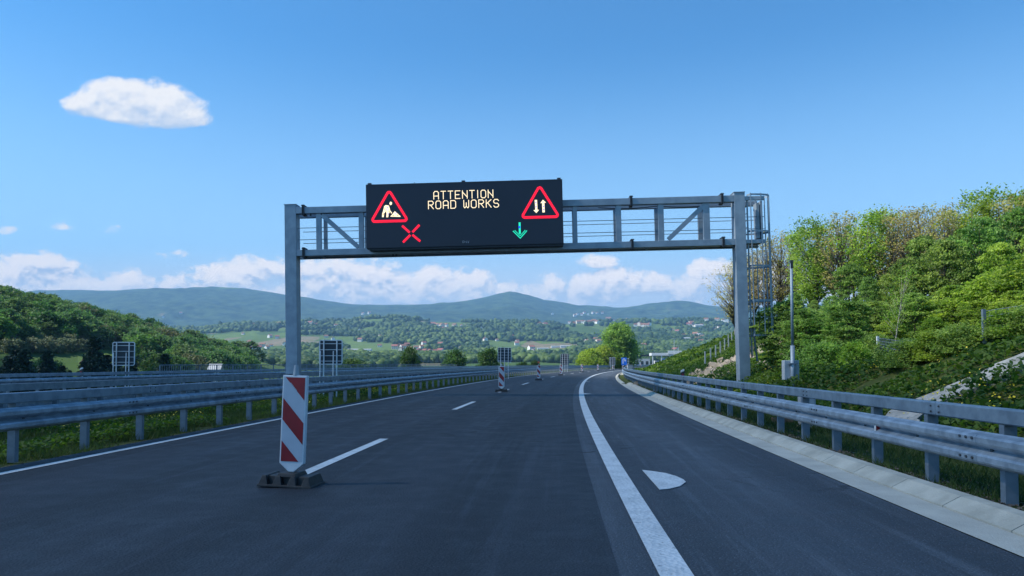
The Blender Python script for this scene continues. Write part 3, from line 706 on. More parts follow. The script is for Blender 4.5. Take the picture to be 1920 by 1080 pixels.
# ---- message panel, hung on the gantry (moves with it: same tilt)
sp_ = thing('message_sign', 'black electronic message sign reading ATTENTION ROAD WORKS with red triangles, cross and green arrow', 'message sign', (0, GY0, 0))
sp_.rotation_euler = gt.rotation_euler.copy()
sc2 = 1360 / (GY0 - .75); 
def sx(px): return (px - 960) / sc2 * 1.015 + .145
PX0, PX1 = sx(688), sx(1056); 
# height in the panel's own tilted frame
def sz(px, py): return 1.3 + (682 - py + (px - 960) * -.0206 * 1.0) / sc2 if False else 1.3 + (682 - py) / sc2 - (px - 960) / sc2 * .0262
PZ0, PZ1 = 5.83, 8.36
PZ1 = sz(872, 338.0); PZ0 = sz(872, 461.0)
FY = -.75
MB().box(PX0, PX1, FY, FY + .48, PZ0, PZ1).build('housing', M['panel'], sp_, bevel=.015)
mb = MB()
mb.box(PX0 + .03, PX1 - .03, FY - .006, FY - .001, PZ1 - .045, PZ1 - .03); mb.box(PX0 + .03, PX1 - .03, FY - .006, FY - .001, PZ0 + .05, PZ0 + .062); mb.build('trim', M['dark'], sp_)
MB().box(PX0 + .1, PX1 - .02, FY + .05, FY + .44, PZ0 - .06, PZ0 - .001).build('underside', M['dark'], sp_)
for px in (694, 871, 1050): x = sx(px); MB().box(x - .07, x + .07, FY + .1, FY + .25, PZ1, PZ1 + .08).build('lifting_lug', M['dark'], sp_)
for px in (779, 963): x = sx(px); MB().tube([(x, FY + .15, PZ1), (x, FY + .15, PZ1 + .07)], .015, 6).build('pin', M['dark'], sp_)
for px in (700, 860, 1040):
    x = sx(px)
    for z in (ZT0 + .05, ZB0 + .08): MB().box(x - .06, x + .06, FY + .481, FRY - .132, z, z + .12).build('hanger', M['dark'], sp_)
def lp(px, py): return (sx(px), sz(px, py))
Z1 = lambda x, y: (660 + x / 4.571, 310 + y / 4.571)      # zoomed picture to photo pixel
def stroke(mb, pts, w, y0=-.008, closed=False):
    pts = pts + [pts[0]] if closed else pts
    for (x0, z0), (x1, z1) in zip(pts[:-1], pts[1:]):
        L = math.hypot(x1 - x0, z1 - z0) or 1e-6; ux, uz = (x1 - x0) / L, (z1 - z0) / L; e = w * .42
        a = (x0 - ux * e, z0 - uz * e); b = (x1 + ux * e, z1 + uz * e); nx, nz = -uz * w / 2, ux * w / 2
        mb.prism_y([(a[0] + nx, a[1] + nz), (a[0] - nx, a[1] - nz), (b[0] - nx, b[1] - nz), (b[0] + nx, b[1] + nz)], FY + y0 - .004 * random.random(), FY - .001)
# glyphs on a 4 x 6 grid
GL = {'A': [[(0, 0), (0, 5), (1, 6), (3, 6), (4, 5), (4, 0)], [(0, 2.4), (4, 2.4)]], 'T': [[(0, 6), (4, 6)], [(2, 6), (2, 0)]], 'E': [[(4, 6), (0, 6), (0, 0), (4, 0)], [(0, 3), (3.2, 3)]],
      'N': [[(0, 0), (0, 6)], [(0, 5), (4, 1)], [(4, 0), (4, 6)]], 'I': [[(2, 0), (2, 6)]], 'O': [[(1, 0), (0, 1), (0, 5), (1, 6), (3, 6), (4, 5), (4, 1), (3, 0), (1, 0)]],
      'R': [[(0, 0), (0, 6), (3, 6), (4, 5), (4, 4), (3, 3), (0, 3)], [(1.6, 3), (4, 0)]], 'D': [[(0, 0), (0, 6), (3, 6), (4, 5), (4, 1), (3, 0), (0, 0)]],
      'W': [[(0, 6), (0, 1), (.7, 0), (2, 1.2), (3.3, 0), (4, 1), (4, 6)], [(2, 1.2), (2, 4)]], 'K': [[(0, 0), (0, 6)], [(4, 6), (0, 2.6)], [(1.2, 3.5), (4, 0)]],
      'S': [[(0, 1), (1, 0), (3, 0), (4, 1), (4, 2), (3, 3), (1, 3), (0, 4), (0, 5), (1, 6), (3, 6), (4, 5)]], 'V': [[(0, 6), (2, 0), (4, 6)]]}
def text(str_, x0, z0, cw, ch, gap, w, m, parent, name, spaces=.75):
    """one mesh per word"""
    x = x0; mb = MB()
    for c in str_:
        if c == ' ': mb.build(name, m, parent); mb = MB(); x += (cw + gap) * spaces; continue
        k = .35 if c == 'I' else 1.0
        for s_ in GL[c]: stroke(mb, [(x + (px_ / 4 * cw if c != 'I' else cw * k / 2), z0 + pz_ / 6 * ch) for px_, pz_ in s_], w)
        x += cw * k + gap
    mb.build(name, m, parent); return x
x0, z0 = lp(*Z1(712, 280)); x1, _ = lp(*Z1(1218, 270)); n_ = 9; W = x1 - x0; cw = W / (8.35 + 8 * .52); 
text('ATTENTION', x0, z0, cw, .305, cw * .52, .027, M['amber_led'], sp_, 'lettering')
x0, z0 = lp(*Z1(665, 365)); x1, _ = lp(*Z1(1265, 350)); W = x1 - x0; cw = W / (9 + 8 * .52 + 1.52 * .75)
text('ROAD WORKS', x0, z0, cw, .305, cw * .52, .027, M['amber_led'], sp_, 'lettering')
mbl = MB()
for k, (x, y) in enumerate(((952, 661), (975, 661), (993, 661))):
    a, b = lp(*Z1(x, y)); cw2 = .066
    for s_ in GL['DVV'[k]]: 
        pts = [(a + p_[0] / 4 * cw2, b + p_[1] / 6 * .075) for p_ in s_]
        for (xa, za), (xb, zb) in zip(pts[:-1], pts[1:]): mbl.bar((xa, FY - .003, za), (xb, FY - .003, zb),   .006, .034, up=(0, 1, 0))
mbl.build('maker_mark', M['logo'], sp_)
# red warning triangles : rounded band of leds
def rtri(cx, cz, hw, hh, r=.10, n=6):
    P3 = [(cx, cz + hh), (cx + hw, cz - hh), (cx - hw, cz - hh)]; out = []
    for i in range(3):
        p = Vector(P3[i]); a = (Vector(P3[i - 1]) - p).normalized(); b = (Vector(P3[(i + 1) % 3]) - p).normalized(); ha = a.angle(b) / 2
        d = r / tan(ha); c = p + (a + b).normalized() * (r / sin(ha)); s_ = p + a * d; e_ = p + b * d
        a0 = math.atan2(s_.y - c.y, s_.x - c.x); a1 = math.atan2(e_.y - c.y, e_.x - c.x)
        while a1 - a0 > pi: a1 -= 2 * pi
        while a1 - a0 < -pi: a1 += 2 * pi
        out += [(c.x + r * cos(a0 + (a1 - a0) * k / n), c.y + r * sin(a0 + (a1 - a0) * k / n)) for k in range(n + 1)]
    return out
def led_path(mb, pts, sp, w, closed=True, y0=-.010):
    pts = pts + [pts[0]] if closed else pts; seg = [math.dist(a, b) for a, b in zip(pts[:-1], pts[1:])]; L = sum(seg); n = max(2, int(L / sp)); 
    for k in range(n if closed else n + 1):
        d = L * k / n; i = 0
        while i < len(seg) - 1 and d > seg[i]: d -= seg[i]; i += 1
        f = d / max(seg[i], 1e-6); x = pts[i][0] + (pts[i + 1][0] - pts[i][0]) * f; z = pts[i][1] + (pts[i + 1][1] - pts[i][1]) * f
        mb.prism_y([(x + w / 2 * cos(q), z + w / 2 * sin(q)) for q in (0, pi / 2, pi, 3 * pi / 2)], FY + y0, FY - .001)
for tri in ('works', 'two_way'):
    if tri == 'works': top = lp(*Z1(322, 196)); lf = lp(*Z1(165, 478)); rt = lp(*Z1(494, 472))
    else: top = lp(*Z1(1608, 160)); lf = lp(*Z1(1450, 444)); rt = lp(*Z1(1783, 438))
    cx = (lf[0] + rt[0]) / 2; hw = (rt[0] - lf[0]) / 2; z1_ = top[1]; z0_ = (lf[1] + rt[1]) / 2; cz = (z1_ + z0_) / 2; hh = (z1_ - z0_) / 2
    mb = MB()
    for ins, r_ in ((.05, .10), (.115, .06)): led_path(mb, rtri(cx, cz - ins * .25 + (.02 if ins < .1 else 0), hw - ins * 1.15 + .07, hh - ins + .07, r_), .050, .062)
    stroke(mb, rtri(cx, cz + .0, hw - .075 * 1.15 + .05, hh - .075 + .05, .08), .085, y0=-.004, closed=True)
    mb.build('warning_triangle', M['red_led'], sp_)
def poly_led(pts, m, name='pictogram', y=-.009): MB().prism_y([lp(*Z1(*p)) for p in pts][::-1], FY + y, FY - .001).build(name, m, sp_)
# worker digging beside a heap
wk = MB()
for pts in ([(285, 340), (300, 330), (325, 335), (333, 360), (335, 392), (318, 398), (300, 380), (283, 378), (270, 400), (283, 352)], [(268, 400), (283, 378), (300, 385), (284, 402), (280, 436), (265, 436)], [(300, 385), (330, 395), (322, 410), (318, 436), (302, 438), (304, 405)], [(333, 308), (342, 300), (354, 310), (350, 326), (340, 332), (330, 322)], [(325, 370), (333, 372), (352, 398), (345, 405)]):
    wk.prism_y([lp(*Z1(*p)) for p in pts][::-1], FY - .009 - .001 * random.random(), FY - .001)
wk.build('worker_pictogram', M['amber_led'], sp_)
poly_led([(336, 432), (376, 384), (424, 428), (424, 434)], M['amber_led'], 'heap_pictogram')
sc3 = MB()
for (x, y) in ((312, 352), (308, 372), (318, 408), (384, 402)): a = lp(*Z1(x, y)); sc3.box(a[0] - .022, a[0] + .022, FY - .014, FY - .0105, a[1] - .022, a[1] + .022)
sc3.build('violet_leds', M['violet_led'], sp_)
sc3 = MB()
for (x, y) in ((277, 410), (328, 385), (362, 422), (400, 420), (290, 366)): a = lp(*Z1(x, y)); sc3.box(a[0] - .022, a[0] + .022, FY - .014, FY - .0105, a[1] - .02, a[1] + .02)
sc3.build('orange_leds', M['amber_dim'], sp_)
poly_led([(1572, 288), (1592, 288), (1594, 374), (1608, 374), (1584, 402), (1560, 378), (1576, 374)], M['amber_led'], 'down_arrow')
poly_led([(1642, 286), (1668, 312), (1654, 314), (1656, 396), (1636, 397), (1634, 315), (1620, 316)], M['amber_led'], 'up_arrow')
sc3 = MB()
for (x, y) in ((1582, 312), (1583, 348), (1646, 345), (1647, 372)): a = lp(*Z1(x, y)); sc3.box(a[0] - .022, a[0] + .022, FY - .014, FY - .0105, a[1] - .03, a[1] + .03)
sc3.build('violet_leds', M['violet_led'], sp_)
mb = MB()
for a, b in (((443, 517), (495, 565)), ((580, 510), (530, 562)), ((448, 650), (500, 598)), ((584, 642), (530, 596))): stroke(mb, [lp(*Z1(*a)), lp(*Z1(*b))], .085)
mb.build('red_cross', M['red_led'], sp_)
mb = MB(); stroke(mb, [lp(*Z1(1440, 490)), lp(*Z1(1440, 575))], .075)
led_path(mb, [lp(*Z1(1385, 560)), lp(*Z1(1443, 620)), lp(*Z1(1498, 558))], .042, .05, False); led_path(mb, [lp(*Z1(1400, 555)), lp(*Z1(1443, 600)), lp(*Z1(1484, 553))], .042, .045, False)
mb.build('green_arrow', M['green_led'], sp_)
a = lp(*Z1(1438, 525)); MB().box(a[0] - .035, a[0] + .035, FY - .014, FY - .013, a[1] - .045, a[1] + .045).build('blue_leds', M['blue_led'], sp_)

# ------------------------------------------------------------------ framed sign backs
def sign_back(px, Y, w, z0, z1, label, nv=2, nh=4, rz=0, double=True, group='framed sign backs'):
    X = (px - 960) / 1360 * Y; zg = Hf(X, Y); r = thing('sign_board', label, 'road sign', (X, Y, 0), rz, group)
    h = z1 - z0; c = w * .07; poly = []
    for cx, cz, a0 in ((w / 2 - c, z1 - c, 0), (-w / 2 + c, z1 - c, pi / 2), (-w / 2 + c, z0 + c, pi), (w / 2 - c, z0 + c, 3 * pi / 2)):
        poly += [(cx + c * cos(a0 + k * pi / 8), cz + c * sin(a0 + k * pi / 8)) for k in range(5)]
    MB().prism_y(poly[::-1], 0, .03).build('panel', M['signback'], r)
    mb = MB(); pp = poly + [poly[0]]
    for a, b in zip(pp[:-1], pp[1:]): mb.bar((a[0], 0, a[1]), (b[0], 0, b[1]), .04, .035, up=(0, 1, 0))
    mb.build('rim', M['signbar'], r)
    mb = MB()
    for k in range(nh): z = z0 + h * (k + .5 + (.1 if k == 0 else 0)) / nh - .02; mb.box(-w / 2 + .02, w / 2 - .02, -.045, -.005, z - .012, z + .012)
    mb.build('brace', M['signbar'], r)
    for k in range(nv):
        x = w * (-.29 + .58 * k / max(1, nv - 1))
        MB().tube([(x, -.085, zg - .1), (x, -.085, z1 + .02 if k != 1 or nv > 2 else z1)], .028, 8).build('pole', M['signbar'], r)
        if double: MB().tube([(x - .14, -.13, zg - .1), (x - .13, -.11, z0 + h * .55)], .022, 8).build('strut', M['signbar'], r)
    return r
sign_back(232, 36, 1.08, 1.22, 2.36, 'dark sign back with pale frame before the wooded hill, leftmost of the sign backs', nh=4)
sign_back(620.5, 28.5, .88, 1.28, 2.22, 'dark sign back with pale frame standing in the median right of the left gantry column', nh=4)
sign_back(946, 62, 1.12, 1.45, 2.65, 'bluish sign back with a grid frame behind the second beacon', nv=3, nh=5, double=False)
sign_back(1059, 112, 1.25, 1.1, 2.8, 'small sign back with grid frame left of the bushes at the bend', nv=3, nh=5, double=False)
sign_back(1148, 160, 1.3, 1.0, 2.7, 'small grey sign back in front of the big roadside tree', nv=3, nh=5, double=False)
# blue direction signs near the plaza
def blue_sign(px, Y, label):
    X = (px - 960) / 1360 * Y; r = thing('direction_sign', label, 'road sign', (X, Y, 0), -.15, 'blue signs near the toll plaza'); zg = Hf(X, Y); w = .62; z0, z1 = .95, 2.75
    w = .65; MB().box(-w, w, -.02, .02, z0, z1).build('panel', M['blue'], r, bevel=.01)
    mb = MB(); mb.bar((-.25, -.026, z0 + .35), (-.25, -.026, z1 - .55), .16, .01, up=(0, 1, 0)); 
    pts = [(-.25 + .25 * (1 - cos(a)), z1 - .55 + .28 * sin(a)) for a in np.linspace(0, pi, 7)]
    for a, b in zip(pts[:-1], pts[1:]): mb.bar((a[0], -.026, a[1]), (b[0], -.026, b[1]), .16, .01, up=(0, 1, 0))
    mb.prism_y([(.02, z1 - .6), (.48, z1 - .6), (.25, z1 - 1.0)][::-1], -.031, -.022); mb.build('arrow', M['white_paint'], r)
    for x in (-.4, .4): MB().tube([(x, .05, zg - .1), (x, .05, z1)], .04, 8).build('pole', M['signbar'], r)
    mb = MB()
    for x in (.75, 1.1): mb.box(x - .03, x + .03, .05, .1, z0, z1 - .1)
    for z in (z0 + .3, z0 + .9, z0 + 1.5): mb.box(.6, 1.15, .02, .05, z - .03, z + .03)
    mb.build('frame', M['signbar'], r)
blue_sign(1170, 172, 'blue sign with a white curved arrow at the foot of the big roadside tree')
blue_sign(1246, 215, 'blue sign with a white curved arrow in front of the toll plaza canopy')

# ------------------------------------------------------------------ cabinets, camera pole
def cabinet(x, y, w, d, z0, z1, label, rz=0, base=True):
    r = thing('utility_cabinet', label, 'cabinet', (x, y, 0), rz)
    MB().box(-w / 2, w / 2, -d / 2, d / 2, z0, z1).build('body', M['cabinet'], r, bevel=.01); MB().box(-w / 2 - .02, w / 2 + .02, -d / 2 - .02, d / 2 + .02, z1, z1 + .03).build('roof', M['cabinet'], r, bevel=.006)
    MB().box(-w / 2 + .03, w / 2 - .03, -d / 2 - .012, -d / 2 - .001, z0 + .04, z1 - .05).build('door', M['cabinet'], r, bevel=.004); MB().box(w / 2 - .07, w / 2 - .05, -d / 2 - .03, -d / 2 - .012, (z0 + z1) / 2 - .05, (z0 + z1) / 2 + .05).build('handle', M['dark'], r)
    if base: MB().box(-w / 2 - .03, w / 2 + .03, -d / 2 - .03, d / 2 + .03, z0 - .45, z0 - .002).build('plinth', M['concrete'], r)
    return r
X = (1511 - 960) / 1360 * 15; cabinet(X, 15, .28, .24, .02, .66, 'pale grey cabinet on a concrete plinth behind the right guard rail')
X = (1181 - 960) / 1360 * 72; cabinet(X, 72, .52, .4, .55, 1.16, 'grey cabinet behind the guard rail at the start of the bend', base=True)
MB_ = MB(); wd = thing('wooden_board', 'short brown board lying behind the right guard rail beside the pale cabinet', 'board', ((1465 - 960) / 1360 * 15.2, 15.2, Hf((1465 - 960) / 1360 * 15.2, 15.2) + .10)); MB().box(-.22, .22, -.02, .02, -.05, .05).build('plank', M['wood'], wd)
MB().box(-.2, -.16, -.02, .02, -.2, -.052).build('leg', M['wood'], wd)
Yp = 22.0; X = (1486 - 960) / 1360 * Yp; zg = Hf(X, Yp)
pl = thing('sensor_pole', 'thin grey pole with a small equipment box, on the bank right of the gantry ladder', 'pole', (X, Yp, 0))
MB().tube([(0, 0, zg - .3), (0, 0, 1.85)], .065, 12).build('lower_pole', M['steel'], pl, smooth=True); MB().tube([(0, 0, 1.85), (0, 0, 4.35)], .042, 12).build('upper_pole', M['steel'], pl, smooth=True)
MB().box(-.035, .035, -.05, .05, 4.2, 4.45).build('head', M['dark'], pl)
bx_ = MB().box(-.23, .23, .07, .30, .80, 1.40).build('box', M['cabinet'], pl, bevel=.02); MB().box(-.12, .12, -.07, .069, 1.28, 1.32).build('clamp', M['post'], bx_); MB().box(-.12, .12, -.07, .069, .86, .90).build('clamp', M['post'], bx_)

# ------------------------------------------------------------------ slope fences
def fence(pts, hgt, label, n, mat_='post', mesh=True, r=.035):
    root = thing('wire_fence', label, 'fence'); L = []
    for k in range(n):
        f = k / (n - 1) * (len(pts) - 1); i = min(int(f), len(pts) - 2); a = f - i
        x = pts[i][0] * (1 - a) + pts[i + 1][0] * a; y = pts[i][1] * (1 - a) + pts[i + 1][1] * a; L.append((x, y, Hf(x, y)))
    pm = None
    for p in L:
        if pm is None: o = pm = MB().box(-r, r, -r, r, -.25, hgt).build('post', M[mat_], root)
        else: o = pm.copy(); C.objects.link(o); o.parent = root
        o.location = p
    mb = MB()
    for k in range(6 if mesh else 3):
        z = .15 + (hgt - .2) * k / (5 if mesh else 2); mb.tube([(a, b, c + z) for a, b, c in L], .006, 4)
    if mesh:
        for a, b in zip(L[:-1], L[1:]):
            m_ = int(math.dist(a, b) / .12)
            for k in range(m_): f = k / m_; x = a[0] + (b[0] - a[0]) * f; y = a[1] + (b[1] - a[1]) * f; z = a[2] + (b[2] - a[2]) * f; mb.bar((x, y, z + .15), (x, y, z + hgt - .05), .005)
    mb.build('wire', M['post'], root); return root
def slope_pt(px, py, ymin=8): return hit(px, py, ymin)
A = [slope_pt(px, py, 10) for px, py in ((1322, 689), (1345, 672), (1364, 655), (1378, 642))]
fence([(a[0], a[1]) for a in A], 1.0, 'wire fence with pale posts climbing the grassy bank left of the right gantry column', 8, 'cabinet', mesh=False)
A = [slope_pt(px, py, 10) for px, py in ((1646, 690), (1706, 684))]
f_ = fence([(a[0], a[1]) for a in A], .62, 'short mesh fence panel with braced posts at the foot of the wood', 2, 'signbar', r=.03)
A2 = slope_pt(1846, 655, 8); fence([(A2[0], A2[1]), (A2[0] + 6, A2[1] - 4)], .85, 'thin wire fence with slim posts beneath the trees at the right edge', 3, 'post')

# ------------------------------------------------------------------ stone chute and rubble
def ribbon(name, pts, w, m, label, cat, raise_=.05):
    mb = MB(); V_ = []; n = len(pts)
    for i, (x, y) in enumerate(pts):
        a = Vector(pts[max(i - 1, 0)]); b = Vector(pts[min(i + 1, n - 1)]); d = (b - a).normalized(); nx, ny = -d.y, d.x
        ww = w * (1 + .15 * sin(i * 2.1))
        for k, dz in ((-1, -.25), (-.98, .0), (-.5, -.03), (0, -.045), (.5, -.03), (.98, .0), (1, -.25)):
            xx = x + nx * k * ww / 2; yy = y + ny * k * ww / 2; V_.append((xx, yy, Hf(xx, yy) + raise_ + dz + .03 * (random.random() - .5)))
    F_ = [(i * 7 + j, i * 7 + j + 1, (i + 1) * 7 + j + 1, (i + 1) * 7 + j) for i in range(n - 1) for j in range(6)]
    o = mb.add(V_, F_).build(name, m); return tag(o, label, cat)
def densify(pts, st):
    out = []
    for a, b in zip(pts[:-1], pts[1:]):
        n = max(1, int(math.dist(a, b) / st)); out += [(a[0] + (b[0] - a[0]) * k / n, a[1] + (b[1] - a[1]) * k / n) for k in range(n)]
    return out + [pts[-1]]
ch = [slope_pt(px, py, 4)[:2] for px, py in ((1640, 842), (1700, 800), (1800, 738), (1862, 712), (1925, 692))]
ch.append((ch[-1][0] * 2 - ch[-2][0], ch[-1][1] * 2 - ch[-2][1]))
CH1 = densify(ch, .22); ribbon('stone_chute', CH1, .85, M['stone'], 'pale stone drainage chute running down the bank at the right edge', 'drainage chute', .13)
ch = [slope_pt(px, py, 30)[:2] for px, py in ((1352, 626), (1330, 640), (1312, 652))]
ribbon('stone_chute', densify(ch, .5), .9, M['stone'], 'bright stone channel along the crest of the far bank above the toll plaza', 'drainage chute', .25)
cp = [(P(33 + k * .5, -5.6 - .05 * k)[0], P(33 + k * .5, -5.6 - .05 * k)[1]) for k in range(7)]
ribbon('drain_channel', cp, .35, M['stone'], 'small pale concrete drain lying in the grass of the median', 'drain', .06)
def rocks(px, py, n, spread, size, label):
    x, y, z = slope_pt(px, py, 8); Vs = []; Fs = []; o = 0
    base = [(-1, -1, -.6), (1, -1, -.6), (1, 1, -.6), (-1, 1, -.6), (-.7, -.8, .6), (.8, -.6, .7), (.6, .8, .5), (-.8, .6, .6)]
    mb = MB()
    for k in range(n):
        xx = x + random.gauss(0, spread); yy = y + random.gauss(0, spread * 1.2); s_ = size * random.uniform(.4, 1.2); zz = Hf(xx, yy) + s_ * .2; q = Matrix.Rotation(random.random() * 6, 3, Vector((random.random(), random.random(), random.random())).normalized())
        mb.add([Vector((xx, yy, zz)) + q @ Vector((a * s_ * random.uniform(.6, 1), b * s_ * random.uniform(.5, 1), c * s_)) for a, b, c in base], [(0, 3, 2, 1), (4, 5, 6, 7), (0, 1, 5, 4), (1, 2, 6, 5), (2, 3, 7, 6), (3, 0, 4, 7)])
    return tag(mb.build('rubble', M['rock'], None), label, kind='stuff')
rocks(1338, 704, 160, 1.6, .28, 'pale stony rubble on the bank left of the right gantry column')
rocks(1475, 672, 90, .55, .14, 'pinkish broken rock under the first bushes of the wood')

# ------------------------------------------------------------------ vegetation builders
def leaves(centers, size, flat, rg, tone, up=.6, aspect=1.5):
    """rhombic leaf quads at centres (n,3)"""
    n = len(centers); nrm = rg.normal(size=(n, 3)); nrm[:, 2] = np.abs(nrm[:, 2]) + up; nrm /= np.linalg.norm(nrm, axis=1)[:, None]
    r = rg.normal(size=(n, 3)); a = np.cross(nrm, r); a /= np.linalg.norm(a, axis=1)[:, None]; b = np.cross(nrm, a)
    s_ = size * rg.uniform(.6, 1.3, (n, 1)); a = a * s_ * aspect * .5; b = b * s_ * .5
    V_ = np.stack([centers - a, centers + b - .1 * a, centers + a, centers - b - .1 * a], 1).reshape(-1, 3); F_ = np.arange(n * 4).reshape(n, 4)
    return V_, F_, np.repeat(tone, 4)
def tree_proto(name, seed, Ht, Rc, base, nclump, per, size, flat=.45, m='leaf', bark='bark', sig=.5, trunk_r=.12, shape='round', limbs=14, shell=.55, birch=False, lean=0.0):
    rg = np.random.default_rng(seed); root = bpy.data.objects.new('tree', None)
    z = rg.uniform(0, 1, nclump); ang = rg.uniform(0, 2 * pi, nclump)
    lob = 1 + .34 * np.sin(ang * 2 + seed + 2.5 * z) + .26 * np.sin(ang * 3 + 6 * z + seed * 2)
    if shape == 'round': prof = np.sqrt(np.clip(1 - (2 * z - .85) ** 2 / 1.35, .02, 1))
    elif shape == 'cone': prof = (1 - z) ** .8 + .03; lob = lob * .3 + .7
    elif shape == 'bush': prof = np.sqrt(np.clip(1 - z ** 2, .02, 1))
    else: prof = np.clip(.25 + 1.1 * z * (1.15 - z) * 2, .1, 1)      # tall open crown
    rr = Rc * prof * lob * (shell + (1 - shell) * rg.uniform(0, 1, nclump) ** .5)
    cc = np.stack([rr * np.cos(ang) + lean * z * Ht, rr * np.sin(ang), Ht * (base + (1 - base) * z * .97)], 1)
    cl = np.repeat(cc, per, 0); off = rg.normal(size=cl.shape) * sig * np.repeat(rg.uniform(.6, 1.3, nclump), per)[:, None]; off[:, 2] *= flat
    off[:, 2] -= .12 * np.hypot(off[:, 0], off[:, 1])
    tone = np.clip(np.repeat(rg.uniform(0, 1, nclump) ** 1.3, per) * .8 + rg.uniform(0, .3, len(cl)), 0, 1)
    V_, F_, T_ = leaves(cl + off, size, flat, rg, tone)
    V_[:, 2] = np.maximum(V_[:, 2], .02)
    mb = MB(); top = Vector((lean * Ht, 0, Ht * .93)); tr = []
    for k in range(8): f = k / 7; tr.append(Vector((lean * f * Ht + .12 * trunk_r * 8 * sin(f * 5 + seed), .1 * trunk_r * 8 * cos(f * 4 + seed) - .1 * trunk_r * 8, Ht * .93 * f)))
    mb.tube(tr, trunk_r, 7, trunk_r * .15)
    pick = rg.permutation(nclump)[:limbs]
    for i in pick:
        c = Vector(cc[i]); f = min(.9, max(.08, (c.z / Ht) * .75 - .05)); j = int(f * 7); st = tr[j].lerp(tr[min(j + 1, 7)], f * 7 - j)
        md = st.lerp(c, .5) + Vector((0, 0, -.05 * (c - st).length + .1 * random.random())); mb.tube([st, md, c], trunk_r * .38 * (1 - f * .6), 5, trunk_r * .06)
    tk = mb.build('trunk', M[bark], root, smooth=True); cr = np_mesh('crown', V_, F_, M[m], root, tone=T_)
    return root, Ht, Rc
PROTO = {}
def mk(key, *a, **k): PROTO[key] = tree_proto(key, *a, **k)
used = {}; SEEN = {}
def place(key, x, y, h, rz, name, label, cat='tree', group=None, wid=1.0, z=None, tilt=0):
    root, Ht, Rc = PROTO[key]; s_ = h / Ht; z = Hf(x, y) - .05 if z is None else z
    if key not in used: r = root; C.objects.link(r); used[key] = 1
    else:
        r = root.copy(); C.objects.link(r)
        for ch_ in list(root.children): c = ch_.copy(); C.objects.link(c); c.parent = r
    if name in ('woodland_tree', 'hill_tree'):
        SEEN[label] = SEEN.get(label, 0) + 1
        if SEEN[label] > 1 and name == 'woodland_tree': label = 'second ' + label
    r.name = name; r.location = (x, y, z); r.rotation_euler = (0, tilt, rz); r.scale = (s_ * wid, s_ * wid, s_)
    tag(r, label, cat, group); return r
def at(px, Y): return ((px - 960) / 1360 * Y, Y)
def top_h(px, Y, ty):
    x, y = at(px, Y); return CAM_H + (682 - ty) / 1360 * Y - Hf(x, y)
for k in range(4): mk('dense%d' % k, 11 + k, 7.0, 2.8, .04, 230, 66, .17, flat=.28, m='leaf', sig=.34, limbs=60, shell=.35)
for k in range(3): mk('young%d' % k, 31 + k, 6.0, 2.3, .03, 210, 62, .16, flat=.26, m='leaf_y', sig=.32, limbs=50, shell=.35)
for k in range(4): mk('sparse%d' % k, 51 + k, 10.0, 2.3, .30, 170, 15, .13, flat=.8, m='leaf_t', sig=.30, trunk_r=.14, shape='tall', limbs=150, shell=.15)
for k in range(2): mk('open%d' % k, 71 + k, 10.0, 2.2, .24, 170, 36, .15, flat=.7, m='leaf_y', sig=.42, trunk_r=.11, shape='tall', limbs=100, shell=.25)
mk('bush0', 81, 2.0, 1.3, .0, 90, 80, .10, flat=.5, m='leaf_y', sig=.24, trunk_r=.05, shape='bush', limbs=12)
mk('bush1', 82, 2.0, 1.5, .0, 90, 80, .10, flat=.5, m='leaf', sig=.26, trunk_r=.05, shape='bush', limbs=12)
mk('birch', 85, 6.5, .9, .25, 40, 22, .10, flat=.8, m='leaf_y', bark='birch', sig=.3, trunk_r=.05, shape='tall', limbs=24, lean=.16)

def zone(px):
    for lim, w_ in ((1400, 'behind the gantry column'), (1455, 'behind the ladder cage'), (1480, 'just right of the ladder cage'), (1500, 'behind the sensor pole'), (1540, 'just right of the sensor pole'), (1585, 'left of the small bright bush'), (1630, 'above the small bright bush'), (1665, 'above the left post of the mesh panel'), (1700, 'above the mesh panel'), (1745, 'just right of the mesh panel'), (1790, 'right of the mesh panel'), (1840, 'left of the slim fence posts'), (1880, 'above the slim fence posts'), (1925, 'at the right edge')):
        if px < lim: return w_
    return 'beyond the right edge'
back = [(1377, 62, 492, 's'), (1392, 70, 478, 's'), (1418, 66, 470, 's'), (1440, 60, 440, 's'), (1466, 55, 432, 's'), (1492, 66, 440, 's'), (1518, 52, 425, 'o'), (1536, 48, 402, 'o'), (1562, 58, 420, 's'), (1580, 46, 395, 's'), (1606, 55, 405, 's'), (1632, 44, 398, 'o'),
        (1656, 50, 388, 'o'), (1680, 43, 402, 's'), (1702, 48, 385, 's'), (1728, 42, 385, 's'), (1752, 46, 380, 's'), (1776, 40, 392, 's'), (1800, 44, 376, 's'), (1830, 40, 372, 'o'), (1858, 42, 350, 'o'), (1888, 39, 372, 's'), (1918, 40, 358, 's'), (1950, 40, 350, 'o'), (1990, 38, 340, 's'), (2040, 38, 340, 'o')]
for k, (px, Y, ty, t_) in enumerate(back):
    x, y = at(px, Y); lab = 'thin tree with sparse tan foliage, back row' if t_ == 's' else 'tall open light green tree, back row'
    place(('sparse%d' % (k % 4)) if t_ == 's' else ('open%d' % (k % 2)), x, y, top_h(px, Y, ty), k * 2.4, 'woodland_tree', lab + ', ' + zone(px), group='sparse trees along the top of the wood' if t_ == 's' else 'open trees along the top of the wood')
